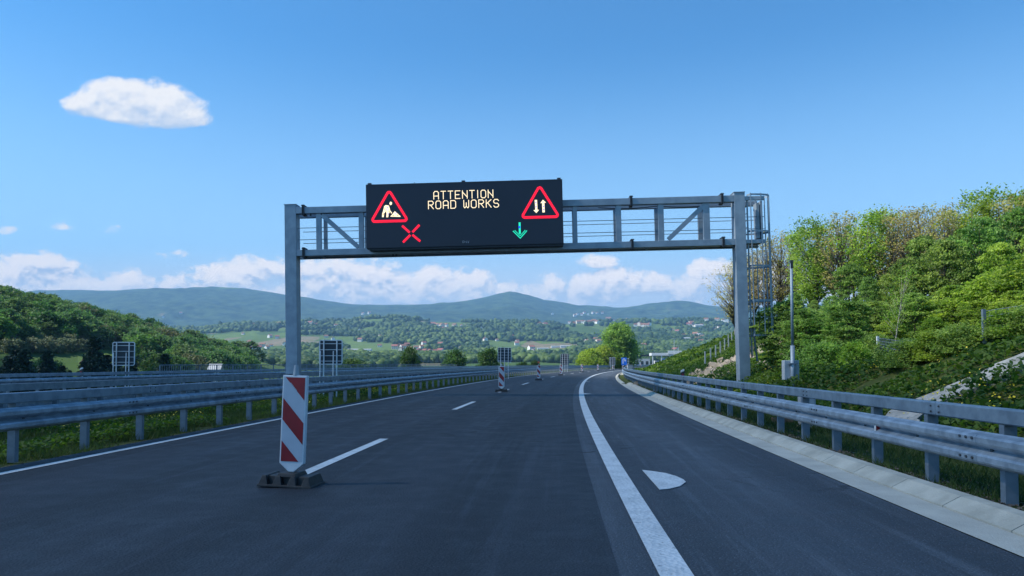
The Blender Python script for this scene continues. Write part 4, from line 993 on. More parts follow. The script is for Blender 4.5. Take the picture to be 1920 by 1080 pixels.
mid = [(1425, 58, 560, 'y'), (1462, 46, 560, 'd'), (1492, 38, 520, 'd'), (1528, 41, 500, 'd'), (1560, 36, 512, 'd'), (1596, 40, 482, 'd'), (1632, 35, 490, 'd'), (1664, 38, 455, 'y'), (1700, 34, 440, 'd'), (1738, 37, 428, 'd'), (1776, 33, 420, 'd'), (1806, 36, 398, 'd'), (1842, 33, 402, 'd'), (1880, 31, 415, 'y'), (1916, 34, 385, 'd'), (1955, 31, 385, 'y'), (2000, 33, 380, 'd'), (2060, 30, 390, 'd')]
for k, (px, Y, ty, t_) in enumerate(mid):
    x, y = at(px, Y); ty += (40, 8, 26, 60)[k % 4] if px < 1790 else (0, 35)[k % 2]; place(('dense%d' % (k % 4)) if t_ == 'd' else 'young%d' % (k % 3), x, y, top_h(px, Y, ty), k * 1.7 + 1, 'woodland_tree', ('dense green tree, middle row' if t_ == 'd' else 'yellow green tree, middle row') + ', ' + zone(px), group='dense green trees of the wood' if t_ == 'd' else 'dense yellow green trees of the wood', wid=(.56, .68, .60)[k % 3])
fr_ = [(1478, 29, 560, 'd'), (1512, 27, 575, 'd'), (1552, 26, 590, 'd'), (1590, 24.5, 560, 'd'), (1640, 26, 560, 'd'), (1672, 23, 590, 'y'), (1716, 24, 545, 'd'), (1752, 22, 590, 'y'), (1790, 23, 530, 'y'), (1832, 21, 560, 'y'), (1868, 22, 500, 'y'), (1905, 20, 540, 'y'), (1945, 21, 470, 'y'), (2000, 19.5, 480, 'd')]
for k, (px, Y, ty, t_) in enumerate(fr_):
    x, y = at(px, Y); place(('dense%d' % ((k + 2) % 4)) if t_ == 'd' else 'young%d' % ((k + 1) % 3), x, y, top_h(px, Y, ty), k * 2.1 + .5, 'woodland_tree', ('low green tree, front row' if t_ == 'd' else 'low yellow green tree, front row') + ', ' + zone(px), group='green trees at the front of the wood' if t_ == 'd' else 'yellow green trees at the front of the wood', wid=1.1)
x, y = at(1604, 21); place('bush0', x, y, top_h(1604, 21, 640), 1, 'bush', 'small bright yellow green bush in front of the wood, left of the mesh fence panel', 'bush')
for k, (px, Y, ty, key, lb) in enumerate(((1700, 18.5, 640, 'bush1', 'green bush spilling over the bank right of the mesh panel'), (1745, 18, 632, 'bush0', 'bright bush right of the mesh panel'), (1800, 17.5, 625, 'bush1', 'green bush left of the slim fence posts'), (1875, 17, 610, 'bush0', 'bright bush right of the slim fence posts'), (1925, 16.5, 600, 'bush1', 'green bush at the right edge above the chute'), (1545, 23, 640, 'bush1', 'green bush right of the sensor pole'), (1640, 22, 640, 'bush1', 'green bush behind the mesh panel'), (1445, 34, 655, 'bush0', 'bright bush behind the foot of the ladder'))):
    x, y = at(px, Y); place(key, x, y, max(.7, top_h(px, Y, ty)), k * 1.3, 'bush', lb, 'bush', wid=1.1)
x, y = at(1676, 21.5); place('birch', x, y, top_h(1676, 21.5, 490), 0, 'birch_tree', 'slender leaning pale stemmed tree in front of the wood above the mesh fence panel', 'tree')
# big roadside tree and bush at the bend
mk('big', 91, 12.0, 4.6, .06, 330, 90, .34, flat=.55, m='leaf', sig=.75, trunk_r=.3, limbs=40)
Yb = 195; x, y = at(1160, Yb); place('big', x, y, top_h(1160, Yb, 606), 0, 'broadleaf_tree', 'large round green tree at the bend behind the blue sign', wid=.95)
mk('bigbush', 92, 5.0, 5.0, 0, 240, 70, .3, flat=.6, m='leaf_y', sig=.7, trunk_r=.12, shape='bush', limbs=20)
Yb = 188; x, y = at(1107, Yb); place('bigbush', x, y, top_h(1107, Yb, 657), 0, 'bush', 'broad light green bush left of the large round tree', 'bush', wid=.78)
x, y = at(1132, 192); place('bigbush', x, y, top_h(1132, 192, 652), 2, 'bush', 'light green bush touching the large round tree', 'bush', wid=.7)
mk('mdark', 93, 7.0, 2.8, .02, 130, 60, .30, flat=.6, m='leaf_d', sig=.6, trunk_r=.14, limbs=20)
for px, Y, ty, w_, lb in ((768, 150, 652, .55, 'dark thin tree behind the far rails, left of the three'), (853, 150, 658, .7, 'broad dark tree behind the far rails, middle of the three'), (917, 150, 655, .85, 'bushy dark tree beside the grid framed sign back'), (1003, 175, 676, .7, 'low dark bush behind the third beacon'), (980, 175, 679, .7, 'lowest dark bush, left of the third beacon'), (662, 150, 674, .6, 'low dark shrub right of the median sign back')):
    x, y = at(px, Y); place('mdark', x, y, top_h(px, Y, ty), px, 'roadside_tree', lb, 'tree' if ty < 660 else 'bush', wid=w_ * (1 if ty < 660 else 1.7))

# ------------------------------------------------------------------ wooded hill on the left
for k in range(4): mk('hill%d' % k, 101 + k, 8.0, 3.6, .02, 120, 32, .40, flat=.55, m=('leaf_h', 'leaf_d', 'leaf_h', 'leaf_h2')[k], sig=.6, trunk_r=.2, limbs=6)
mk('hillt', 107, 8.0, 3.4, .05, 80, 24, .4, flat=.7, m='leaf_hb', sig=.75, trunk_r=.2, limbs=14)
mk('conif', 108, 9.0, 2.2, .02, 110, 28, .42, flat=.5, m='leaf_c', sig=.4, trunk_r=.2, shape='cone', limbs=6)
mk('orch', 109, 4.0, 2.0, .15, 40, 24, .34, flat=.7, m='leaf_g', sig=.42, trunk_r=.12, limbs=8)
def crest(x, y): return max(Hf((x / y) * yy, yy) for yy in (230, 260, 290, 320, 350))
rs = random.Random(5); cnt = 0; pts_ = []
tries = 0
while cnt < 285 and tries < 9000:
    tries += 1; Y = rs.uniform(178, 330); px = rs.uniform(-90, 470); x = (px - 960) / 1360 * Y; z = Hf(x, y := Y); pyb = 682 - (z - CAM_H) / Y * 1360
    q = -x - 88 - 0.05 * (Y - 250)
    if q < 3: continue
    if pyb > 652 + (px > 250) * 40 and px < 330: continue
    if any((x - a) ** 2 + (Y - b) ** 2 < (4.6 * c) ** 2 for a, b, c in pts_[-400:]): continue
    h = rs.uniform(6.5, 10.5); r_ = rs.random(); key = 'hill0' if r_ < .28 else 'hill1' if r_ < .52 else 'hill2' if r_ < .74 else 'hill3' if r_ < .93 else 'hillt'
    lab = {'hill0': 'green leafy tree on the wooded hill', 'hill1': 'dark green leafy tree on the wooded hill', 'hill2': 'green leafy tree on the wooded hill', 'hill3': 'light yellow green tree on the wooded hill', 'hillt': 'brownish spring tree on the wooded hill'}[key]
    sz_ = 'small ' if h < 7.6 else 'tall ' if h > 9.2 else ''
    ho = 'at the left edge' if px < 60 else 'left of the sign back' if px < 200 else 'above the sign back' if px < 262 else 'right of the sign back' if px < 350 else 'at the low right end'
    up_ = 'on crest' if z > .9 * crest(x, Y) else 'on upper slope' if pyb < 612 else 'on middle slope' if pyb < 636 else 'on lower slope'
    lab = sz_ + lab.replace(' on the wooded hill', '') + ' ' + up_ + ' of wooded hill, ' + ho
    pts_.append((x, Y, 1)); place(key, x, Y, h, rs.uniform(0, 6), 'hill_tree', lab, group='hill trees: ' + lab); cnt += 1
for k in range(34):      # orchard rows lower down
    px = 10 + (k % 12) * 16 + rs.uniform(-5, 5); py = 640 + (k // 12) * 12 + rs.uniform(-3, 3); x, Y, z = hit(px, py, 120)
    place('orch', x, Y, rs.uniform(3.2, 4.6), rs.uniform(0, 6), 'orchard_tree', ('lower ' if k // 12 == 2 else 'middle ' if k // 12 == 1 else 'upper ') + 'row small grey green tree below the wooded hill' + (' at the left edge' if px < 70 else ' left of the brick house'), group='orchard trees below the wooded hill')
for k in range(46):      # dark conifers along the foot
    px = rs.uniform(-60, 430) if k > 12 else 100 + rs.uniform(-90, 90); Y = rs.uniform(128, 160); x = (px - 960) / 1360 * Y
    kk = 'conif' if rs.random() < .55 or px < 60 else 'mdark'; hh_ = rs.uniform(3.5, 8.5) if px < 330 else rs.uniform(3, 5)
    place(kk, x, Y, hh_, rs.uniform(0, 6), 'dark_tree', ('tall ' if hh_ > 6.5 else 'low ' if hh_ < 4.6 else '') + ('dark conifer' if kk == 'conif' else 'dark leafy tree') + ' at the hill foot, ' + ('near the left edge, ' if px < 60 else '') + ('left of the brick house' if px < 160 else 'right of the brick house' if px < 205 else 'behind the leftmost sign back' if px < 262 else 'left of the railing' if px < 340 else 'behind the railing'), group='dark trees at the foot of the hill')
x, y = at(177, 150); place('conif', x, y, top_h(177, 150, 632) , 0, 'conifer', 'tall dark conifer behind the brick house')

# ------------------------------------------------------------------ houses
def house_proto(wall, roof, w=9, d=8, h=5.2, rh=2.6, flat=False):
    r = bpy.data.objects.new('house', None)
    if flat:
        MB().box(-w / 2, w / 2, -d / 2, d / 2, -1.5, h).build('wall', M[wall], r); MB().box(-w / 2 - .3, w / 2 + .3, -d / 2 - .3, d / 2 + .3, h, h + .4).build('roof', M[roof], r)
    else:
        MB().add([(-w / 2, -d / 2, -1.5), (w / 2, -d / 2, -1.5), (w / 2, d / 2, -1.5), (-w / 2, d / 2, -1.5), (-w / 2, -d / 2, h), (w / 2, -d / 2, h), (w / 2, d / 2, h), (-w / 2, d / 2, h), (-w / 2, 0, h + rh - .1), (w / 2, 0, h + rh - .1)],
                 [(0, 1, 5, 4), (2, 3, 7, 6), (1, 2, 6, 9, 5), (3, 0, 4, 8, 7), (0, 3, 2, 1)]).build('wall', M[wall], r)
        o = .5; k = o * rh / (d / 2)
        MB().add([(-w / 2 - o, -d / 2 - o, h - k), (w / 2 + o, -d / 2 - o, h - k), (w / 2 + o, 0, h + rh), (-w / 2 - o, 0, h + rh), (-w / 2 - o, d / 2 + o, h - k), (w / 2 + o, d / 2 + o, h - k),
                  (-w / 2 - o, -d / 2 - o, h - k + .2), (w / 2 + o, -d / 2 - o, h - k + .2), (w / 2 + o, 0, h + rh + .2), (-w / 2 - o, 0, h + rh + .2), (-w / 2 - o, d / 2 + o, h - k + .2), (w / 2 + o, d / 2 + o, h - k + .2)],
                 [(3, 2, 1, 0), (4, 5, 2, 3), (6, 7, 8, 9), (9, 8, 11, 10), (0, 1, 7, 6), (5, 4, 10, 11), (0, 6, 9, 3), (3, 9, 10, 4), (1, 2, 8, 7), (2, 5, 11, 8)]).build('roof', M[roof], r)
        MB().box(w * .2, w * .2 + .7, .6, 1.3, h + rh * .3, h + rh + .8).build('chimney', M['wall_brick'], r)
    n = max(2, int(w / 3))
    for fl in range(1 if h < 4 else 2):
        for i in range(n):
            x = -w / 2 + w * (i + .5) / n; z = .9 + fl * 2.7
            if z + 1.2 < h: MB().box(x - .55, x + .55, -d / 2 - .03, -d / 2 - .005, z, z + 1.2).build('window', M['window'], r)
    return r
HPOS = []
HP = {'white': house_proto('wall_white', 'roof_red'), 'cream': house_proto('wall_cream', 'roof_red', 10, 8, 5.6), 'brick': house_proto('wall_brick', 'roof_red', 9, 8, 5.0), 'brown': house_proto('wall_white', 'roof_brown', 8, 7, 3.6, 2.4), 'shed': house_proto('wall_white', 'roof_grey', 34, 14, 4.2, 1.6), 'grey': house_proto('wall_cream', 'roof_grey', 14, 10, 4.6, 1.6)}
hused = set()
def house(kind, px, py, rz, label, k=1.0, group=None, ymin=480):
    x, y, z = hit(px, py, ymin); root = HP[kind]; k *= 1.3; HPOS.append((x, y))
    r = root if kind not in hused else root.copy()
    C.objects.link(r)
    if kind in hused:
        for c in list(root.children): d = c.copy(); C.objects.link(d); d.parent = r
    hused.add(kind); r.name = 'shed' if kind == 'shed' else 'house'; r.location = (x, y, z); r.rotation_euler = (0, 0, rz); r.scale = (k, k, k); tag(r, label, 'shed' if kind == 'shed' else 'house', group)
rh_ = random.Random(11)
def cluster(pts, kinds, group, label, k=1.0):
    for i, (px, py) in enumerate(pts): house(kinds[i % len(kinds)], px, py, rh_.uniform(-.6, .6) + (pi / 2 if i % 3 == 1 else 0), label, k * rh_.uniform(.85, 1.15), group)
cluster([(416, 657), (428, 661), (437, 652), (446, 655), (455, 659), (462, 654), (470, 660), (476, 652), (484, 657), (492, 651), (500, 655), (508, 650), (466, 664), (455, 664)], ['white', 'cream', 'white', 'brown'], 'houses of the small town left of the left gantry column', 'small house with tiled roof in the town left of the left gantry column', .8)
cluster([(566, 664), (572, 668)], ['white', 'brown'], 'houses right of the left gantry column', 'small white house just right of the left gantry column', .8)
house('shed', 662, 660, .1, 'long white shed on the meadow right of the median sign back', .7); house('shed', 683, 659, -.1, 'second long pale shed farther right on the meadow', .6); house('brown', 712, 651, 0, 'lone brown roofed house above the red roofed village', .8)
cluster([(740, 655), (748, 651), (756, 655), (763, 651), (752, 659), (768, 657), (780, 656), (786, 661), (792, 656), (797, 662), (806, 664), (816, 664), (826, 663), (788, 666)], ['cream', 'brick', 'white', 'brick'], 'red roofed village houses in the middle of the valley', 'red roofed house in the village in the middle of the valley', .85)
cluster([(818, 613), (828, 614), (836, 613), (852, 613), (866, 615), (812, 611)], ['white', 'cream'], 'pale houses on the hilltop clearing', 'pale house on the hilltop clearing above the village', 1.2)
cluster([(582, 610), (588, 612), (523, 611), (530, 611)], ['white', 'brown'], 'houses on the slope beside the left gantry column', 'tiny house on the wooded slope beside the left gantry column', 1.3)
house('white', 996, 657, .5, 'single white house in the meadow above the third beacon', 1.0)
house('shed', 1018, 656, .05, 'long low white shed right of the single white house', .55); house('shed', 1042, 652, .1, 'broad white industrial shed in the meadow', .5); house('shed', 1062, 652, 0, 'grey roofed industrial shed, rightmost in the meadow', .62); house('grey', 1028, 662, .2, 'small grey roofed building below the white sheds', .6); house('grey', 1048, 661, -.2, 'small flat building under the industrial sheds', .6)
cluster([(1101, 644), (1109, 642), (1117, 640), (1122, 644)], ['white', 'cream'], 'white houses left of the large round tree', 'white house on the slope left of the large round tree', .9)
cluster([(1068, 607), (1076, 608), (1084, 607), (1092, 606), (1098, 608), (1106, 607), (1114, 606), (1120, 607), (1160, 602), (1168, 602), (1176, 601), (1182, 603), (1150, 604), (1012, 611), (1022, 612)], ['white', 'brick', 'cream', 'white'], 'houses in a row along the middle ridge', 'small house in the row along the middle ridge', 1.15)
house('brick', 1141, 603, 0, 'largest reddish building on the middle ridge above the round tree', 2.6)
cluster([(1192, 613), (1199, 612), (1206, 613), (1213, 614), (1218, 611)], ['white', 'cream'], 'houses right of the large round tree', 'pale house on the slope right of the large round tree', 1.1)
cluster([(1293, 613), (1300, 614), (1310, 616), (1296, 609), (1316, 613)], ['white', 'brown', 'grey'], 'houses on the right slope', 'house on the green slope above the far bank', 1.3)
cluster([(1325, 603), (1332, 602), (1345, 603), (1357, 603), (1362, 606)], ['white', 'brown'], 'houses beside the right gantry column', 'white house on the ridge beside the right gantry column', 1.3)
cluster([(1282, 634), (1288, 630), (1296, 633), (1304, 631), (1312, 632), (1318, 636), (1308, 640), (1262, 627), (1270, 625), (1286, 640)], ['white', 'brick', 'brick', 'white', 'grey'], 'houses above the toll plaza', 'house with tiled roof on the wooded slope above the toll plaza', 1.0)
cluster([(1078, 593), (1083, 591), (1091, 592), (1096, 589), (1103, 591), (1112, 588), (1120, 590), (1036, 591), (680, 590), (692, 589), (305, 598), (338, 590), (1130, 589)], ['white'], 'white houses on the far blue hills', 'tiny white house on the far blue hillside', 1.3)
# brick house at the foot of the hill
rz_ = random.Random(21)
for zone_, x0_, x1_ in (('left of the left gantry column', 455, 535), ('between the left gantry column and the message sign', 570, 690), ('under the left half of the message sign', 690, 870), ('under the right half of the message sign', 870, 1050), ('between the message sign and the right gantry column', 1195, 1370)):
    for kd, nm_ in (('white', 'white'), ('brown', 'brown roofed')):
        cluster([(rz_.uniform(x0_, x1_), rz_.uniform(607, 662)) for _ in range(5)], [kd], 'scattered ' + nm_ + ' farmhouses ' + zone_, 'small ' + nm_ + ' farmhouse in the valley ' + zone_, .85)
for px, Y, ty, w_, wl, nm, lb in ((177, 165, 674, 3.6, 'wall_brick', 'brick_house', 'brick house with red roof under the dark trees at the foot of the hill'), (405, 165, 684, 1.9, 'wall_white', 'small_house', 'white walled house half hidden behind the railing'), (297, 165, 684, 1.5, 'wall_white', 'small_house', 'tiny white house among the dark trees right of the marker post')):
    x, y = at(px, Y); z = Hf(x, y); rid = CAM_H + (682 - ty) / 1360 * Y - z; r = house_proto(wl, 'roof_brown' if nm == 'brick_house' else 'roof_grey', w_, w_ * .9, rid - .8, .8); r.name = nm
    for c in list(r.children):
        if c.name.startswith('chimney') or (w_ < 2.5 and c.name.startswith('window')): bpy.data.objects.remove(c)
    C.objects.link(r); r.location = (x, y, z); r.rotation_euler = (0, 0, .1); tag(r, lb, 'house')

# ------------------------------------------------------------------ toll plaza
Yt = 300; X, _ = at(1238, Yt); zt = Hf(X, Yt)
tp = thing('toll_plaza', 'pale toll plaza with flat canopy and booths at the end of the bend', 'building', (X, Yt, zt), -.1)
M['canopy'] = mat('canopy white', (.62, .64, .66), .6)
MB().box(-4, 11, -5, 6, 4.6 - zt, 5.7 - zt).build('canopy', M['canopy'], tp); MB().box(2.5, 8, -5.4, -5.01, 5.2 - zt, 6.6 - zt).build('fascia', M['canopy'], tp)
for x in (-3.5, 0, 3.5, 7, 10.6): MB().box(x - .2, x + .2, -4.8, -4.4, -.5, 4.59 - zt).build('pillar', M['canopy'], tp)
for x in (-1.8, 1.8, 5.2): b_ = MB().box(x - .8, x + .8, -3, 1, -.2, 2.6).build('booth', M['canopy'], tp); MB().box(x - .7, x + .7, -3.04, -3.005, 1.2, 2.2).build('window', M['window'], b_)
MB().box(-15, -4.2, 0, 5, -.3, 3.4).build('office', M['cabinet'], tp)
for i in range(5): MB().box(-14 + i * 2, -12.9 + i * 2, -.04, -.005, 1.0, 2.4).build('window', M['window'], tp)
X, _ = at(1215, 330); sh = thing('long_roof', 'long dark flat roof behind the toll plaza', 'building', (X, 330, Hf(X, 330))); MB().box(-12, 11, -4, 4, 4.7, 5.4).build('roof', M['signback'], sh); 
for x in (-10, 0, 10): MB().box(x - .2, x + .2, -3, -2.6, -.5, 4.69).build('pillar', M['cabinet'], sh)
X, _ = at(1285, 190); yl = thing('yellow_container', 'yellow box shaped machine partly hidden behind the bank', 'container', (X, 190, Hf(X, 190))); MB().box(-1.1, 1.6, -1, 1, max(0, .5), 2.6).build('body', M['yellow'], yl); MB().box(-.8, 1.3, -1.02, -1.003, 1.4, 2.2).build('panel', M['orange_lamp'], yl); MB().box(-1, 1.5, -.9, .9, -.2, .499).build('skid', M['dark'], yl)
for px, ty in ((1272, 648), (1264, 635), (1287, 655)):
    x, y = at(px, 290); r = thing('lamp_mast', 'thin lamp mast beside the toll plaza canopy', 'lamp post', (x, y, Hf(x, y)), 0, 'lamp masts beside the toll plaza'); h = CAM_H + (682 - ty) / 1360 * 290 - Hf(x, y)
    MB().tube([(0, 0, 0), (0, 0, h)], .09, 6, .06).build('mast', M['signbar'], r); MB().box(-.9, .9, -.15, .15, h, h + .15).build('lamp_head', M['cabinet'], r)
# distant valley road
mb = MB(); pts = [hit(px, 676 - 3.0 * sin((px - 640) / 300 * pi), 400) for px in range(640, 940, 12)]
mb.add([(a, b - 3, c + 3.0) for a, b, c in pts] + [(a, b + 3, c + 3.0) for a, b, c in pts] + [(a, b - 3, c - 1.0) for a, b, c in pts], [(i, i + 1, len(pts) + i + 1, len(pts) + i) for i in range(len(pts) - 1)] + [(2 * len(pts) + i, 2 * len(pts) + i + 1, i + 1, i) for i in range(len(pts) - 1)])
o = mb.build('valley_road', M['concrete']); tag(o, 'pale road on a low embankment crossing the valley', kind='structure')

# ------------------------------------------------------------------ far woods (one mass)
def far_woods():
    rg = np.random.default_rng(3); n = 120000
    Y = 430 * (3900 / 430) ** rg.uniform(0, 1, n) ; px = rg.uniform(-150, 2080, n); X = (px - 960) / 1360 * Y
    w1 = fbm(X / 230, Y / 230, 41, 3); w2 = fbm(X / 45, Y / 45, 43, 3)
    thr = np.interp(Y, [430, 700, 1400, 2000, 2600, 3900], [.46, .40, .37, .35, .33, .33])
    # open meadows known from the view
    zz = H(X, Y); py = 682 - (zz - CAM_H) / Y * 1360
    def mead(cx, cy, rx, ry): return ((px - cx) / rx) ** 2 + ((py - cy) / ry) ** 2 < 1
    m_ = mead(690, 650, 60, 8) | mead(1000, 652, 90, 12) | mead(840, 612, 40, 6) | mead(1230, 615, 60, 5) | mead(480, 655, 70, 9) | mead(760, 664, 120, 7)
    def hfree(X, Y):
        k = np.ones(len(X), bool)
        for a, b in HPOS: k &= ~((np.abs(X - a * Y / b) < 15) & (Y < b + 12) & (Y > b - 55))
        return k
    keep = ((w1 + .25 * (w2 - .5)) > thr) & ~m_ & hfree(X, Y) & ((Y > 560) | (X > -90)) ; idx = np.nonzero(keep)[0][:26000]
    X = X[idx]; Y = Y[idx]; Z = zz[idx]; n = len(X); print('far trees', n)
    phi = (1 + 5 ** .5) / 2; ic = np.array([(-1, phi, 0), (1, phi, 0), (-1, -phi, 0), (1, -phi, 0), (0, -1, phi), (0, 1, phi), (0, -1, -phi), (0, 1, -phi), (phi, 0, -1), (phi, 0, 1), (-phi, 0, -1), (-phi, 0, 1)]) / 1.9
    fc = np.array([(0, 11, 5), (0, 5, 1), (0, 1, 7), (0, 7, 10), (0, 10, 11), (1, 5, 9), (5, 11, 4), (11, 10, 2), (10, 7, 6), (7, 1, 8), (3, 9, 4), (3, 4, 2), (3, 2, 6), (3, 6, 8), (3, 8, 9), (4, 9, 5), (2, 4, 11), (6, 2, 10), (8, 6, 7), (9, 8, 1)])
    # each tree is three lobes
    L = 3; r = (3.4 + Y * .0016)[:, None] * rg.uniform(.7, 1.25, (n, L)); c = np.stack([X[:, None] + rg.normal(size=(n, L)) * r * .55, Y[:, None] + rg.normal(size=(n, L)) * r * .55, Z[:, None] + r * rg.uniform(.5, 1.1, (n, L))], -1).reshape(-1, 3); r = r.reshape(-1)
    V_ = c[:, None, :] + ic[None] * r[:, None, None] * rg.uniform(.7, 1.25, (len(r), 12, 1)); F_ = (fc[None] + 12 * np.arange(len(r))[:, None, None]).reshape(-1, 3)
    base_t = fbm(X / 120, Y / 120, 77, 3); tone = np.repeat(np.clip((base_t - .3) * 1.6 + rg.normal(size=n) * .22, 0, 1), L * 12)
    o = np_mesh('far_woods', V_.reshape(-1, 3), F_, M['leaf_far'], tone=tone); tag(o, 'woods covering the middle hills of the valley', kind='stuff')
M['leaf_far'] = leafmat('far woods', (.028, .070, .018), (.16, .24, .055), .3, 0)
far_woods()

# ------------------------------------------------------------------ grass and weeds
def blades(name, X, Y, h, w, m, label, zoff=0, parts=1, lean=.5, seed=1):
    rg = np.random.default_rng(seed); n = len(X); Z = H(X, Y) - .01 + zoff; hh = h * rg.uniform(.4, 1.3, n); a = rg.uniform(0, 2 * pi, n); ww = w * rg.uniform(.6, 1.3, n)
    lx_ = rg.normal(size=n) * lean * hh; ly_ = rg.normal(size=n) * lean * hh
    b0 = np.stack([X - np.cos(a) * ww, Y - np.sin(a) * ww, Z], 1); b1 = np.stack([X + np.cos(a) * ww, Y + np.sin(a) * ww, Z], 1); t_ = np.stack([X + lx_, Y + ly_, Z + hh], 1)
    V_ = np.stack([b0, b1, t_], 1).reshape(-1, 3); F_ = np.arange(3 * n).reshape(n, 3); tone = np.clip(fbm(X * .8, Y * .8, 5, 3) * 1.6 - .4 + rg.normal(size=n) * .15, 0, 1)
    o = np_mesh(name, V_, F_, M[m], tone=np.repeat(tone, 3)); return tag(o, label, kind='stuff')
def field(n, s0, s1, t0, t1, seed, pw=1.0):
    rg = np.random.default_rng(seed); s = s0 + (s1 - s0) * rg.uniform(0, 1, n) ** pw; t = rg.uniform(t0, t1, n)
    x = np.interp(s, _s, _x); y = np.interp(s, _s, _y); h = np.interp(s, _s, _h); return x + t * np.cos(h), y - t * np.sin(h), s, t
X, Y, s, t = field(60000, 1, 60, 6.85, 9.4, 1, 1.5); k = vnoise(X * 1.3, Y * 1.3, 8) + .35 * (t - 7.0) > .42; blades('grass', X[k], Y[k], .13, .008, 'grass', 'short grass of the strip under the right guard rail')
X, Y, s, t = field(110000, 3, 75, -8.3, -4.05, 2, 1.4); k = vnoise(X * 1.5, Y * 1.5, 18) + .5 * np.clip(-t - 4.2, 0, 1) > .4; blades('grass', X[k], Y[k], .15, .009, 'grass', 'weedy grass of the median between the guard rails', seed=2)
CHUTE = CH1
def weeds(name, n, s0, s1, t0, t1, size, m, label, seed, h=.25, pw=1.4, dens=.35):
    X, Y, s, t = field(n, s0, s1, t0, t1, seed, pw); rg = np.random.default_rng(seed + 9)
    nn = fbm(X * .55, Y * .55, seed + 3, 4); k = nn > dens
    for a, b in CHUTE: k &= (X - a) ** 2 + (Y - b) ** 2 > .46 ** 2
    X, Y, nn = X[k], Y[k], nn[k]; Z = H(X, Y) + np.clip((nn - dens) * 3.2, 0, 1) * h * rg.uniform(0, 1, len(X)) ** .7 + .02
    tone = np.clip(fbm(X * .35, Y * .35, seed + 6, 3) * 1.8 - .5 + rg.normal(size=len(X)) * .2, 0, 1)
    V_, F_, T_ = leaves(np.stack([X, Y, Z], 1), size, 1, rg, tone, up=.5, aspect=1.6); o = np_mesh(name, V_, F_, M[m], tone=T_); return tag(o, label, kind='stuff')
weeds('bank_weeds', 190000, 3, 70, 8.6, 24, .085, 'weeds', 'green weeds and brambles covering the right bank', 4, h=.45)
weeds('bank_weeds', 60000, 60, 150, 7.4, 30, .22, 'weeds', 'green cover of the far part of the right bank', 5, h=.5, pw=1.0, dens=.30)
weeds('median_weeds', 60000, 4, 60, -7.7, -4.7, .05, 'weeds', 'low leafy weeds in the median', 6, h=.26)
def flowers(n, s0, s1, t0, t1, seed, label, thr=.55, z=.22):
    X, Y, s, t = field(n, s0, s1, t0, t1, seed, 1.3); rg = np.random.default_rng(seed); k = fbm(X * .5, Y * .5, seed, 3) > thr; X, Y = X[k], Y[k]; Z = H(X, Y) + z * rg.uniform(.3, 1, len(X))
    V_, F_, T_ = leaves(np.stack([X, Y, Z], 1), .04, 1, rg, np.zeros(len(X)), up=1, aspect=1.0); o = np_mesh('flowers', V_, F_, M['flower']); tag(o, label, kind='stuff')
flowers(6000, 5, 45, -7.6, -4.9, 61, 'small yellow flowers in the median grass')
flowers(5000, 4, 30, 8.6, 13, 62, 'small yellow flowers on the right bank', .57, .35)
rg = np.random.default_rng(99); x0, y0 = 6.15, 6.9
c = np.stack([x0 + rg.normal(size=260) * .16, y0 + rg.normal(size=260) * .2, np.full(260, .0)], 1); c[:, 2] = H(c[:, 0], c[:, 1]) + rg.uniform(.05, .36, 260)
V_, F_, T_ = leaves(c, .04, 1, rg, np.zeros(260), up=1, aspect=1.0); o = np_mesh('flower_clump', V_, F_, M['flower']); tag(o, 'clump of yellow flowers behind the rail at the right edge', kind='stuff')
# gravel and litter along the kerb and the left edge
def litter(n, s0, s1, t0, t1, seed, label, m='soil', size=.03):
    X, Y, s, t = field(n, s0, s1, t0, t1, seed, 1.5); rg = np.random.default_rng(seed); V_, F_, T_ = leaves(np.stack([X, Y, H(X, Y) + .012], 1), size, 1, rg, np.zeros(n), up=2.5, aspect=1.3); o = np_mesh('litter', V_, F_, M[m]); tag(o, label, kind='stuff')
M['soil'] = mat('soil litter', (.07, .055, .04), .95, second=(.16, .13, .10), scale=14)
litter(14000, 2, 45, 6.75, 7.5, 71, 'dry soil and litter behind the right kerb'); litter(16000, 3, 55, -4.3, -3.66, 72, 'dry soil and litter beside the left edge line')

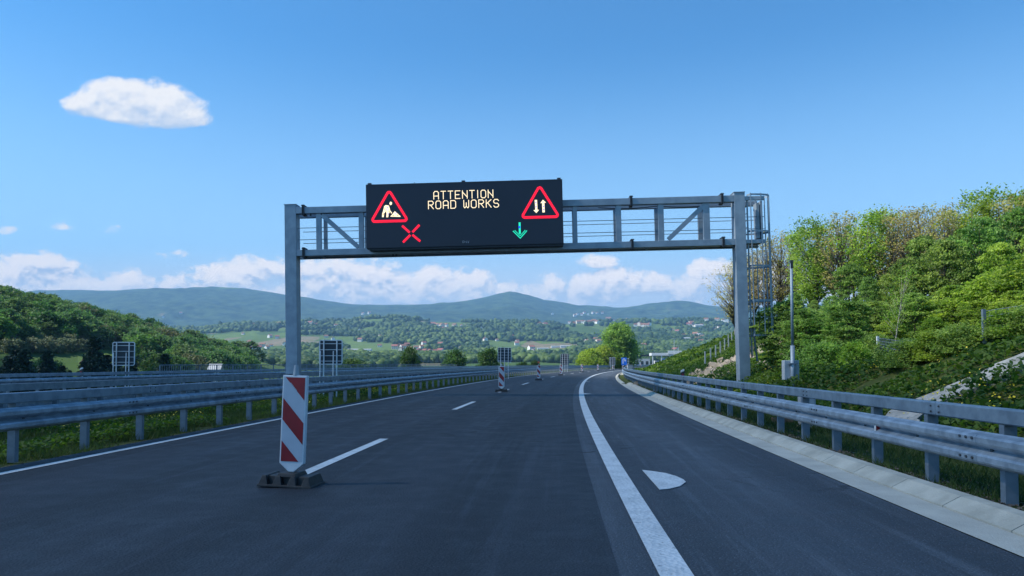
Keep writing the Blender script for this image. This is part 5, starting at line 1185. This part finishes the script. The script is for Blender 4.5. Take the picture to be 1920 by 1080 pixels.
# ------------------------------------------------------------------ cloud above the road (its shadow lies over the near part)
SH = [(11, -260), (12, 0), (12, 62), (4, 84), (-30, 98), (-70, 150), (-128, 200), (-250, 212), (-420, 170), (-460, -60), (-300, -260)]
def thin_cloud_mat():
    m = bpy.data.materials.new('thin cloud'); m.use_nodes = True; nt = m.node_tree; nt.nodes.clear()
    d = nt.nodes.new('ShaderNodeBsdfDiffuse'); d.inputs[0].default_value = (.8, .8, .8, 1); t = nt.nodes.new('ShaderNodeBsdfTransparent'); x = nt.nodes.new('ShaderNodeMixShader'); x.inputs[0].default_value = .43
    o = nt.nodes.new('ShaderNodeOutputMaterial'); nt.links.new(d.outputs[0], x.inputs[1]) ; nt.links.new(t.outputs[0], x.inputs[2]); nt.links.new(x.outputs[0], o.inputs[0]); return m
M['cloud'] = thin_cloud_mat()
def big_cloud():
    zc = 830.0; k = zc / TO_SUN.z; ox = TO_SUN.x * k; oy = TO_SUN.y * k; n = 26; V_ = []; F_ = []
    pts = densify(SH + [SH[0]], 14)[:-1]; cx = sum(p[0] for p in pts) / len(pts); cy = sum(p[1] for p in pts) / len(pts); R_ = 9; L = len(pts)
    for side in (0, 1):
        for r_ in range(R_ + 1):
            f = r_ / R_
            for i, (x, y) in enumerate(pts):
                e = math.sqrt(max(0, 1 - f ** 3)); th = (62 * (1 - f) if side else -6 * e) * (.7 + .8 * float(vnoise(x / 60 + f * 3, y / 60, 4)))
                xx = cx + (x - cx) * f; yy = cy + (y - cy) * f; V_.append((xx + ox, yy + oy, zc + th))
    for side in (0, 1):
        b = side * (R_ + 1) * L
        for r_ in range(R_):
            for i in range(L):
                q = (b + r_ * L + i, b + r_ * L + (i + 1) % L, b + (r_ + 1) * L + (i + 1) % L, b + (r_ + 1) * L + i); F_.append(q if side == 0 else q[::-1])
    o = MB().add(V_, F_).build('cloud', M['cloud'], smooth=True); tag(o, 'large cumulus cloud overhead that shades the near road', kind='structure')
big_cloud()
for key_, (root_, _a, _b) in PROTO.items():
    if key_ not in used:
        for ch_ in list(root_.children): bpy.data.objects.remove(ch_)
        bpy.data.objects.remove(root_)
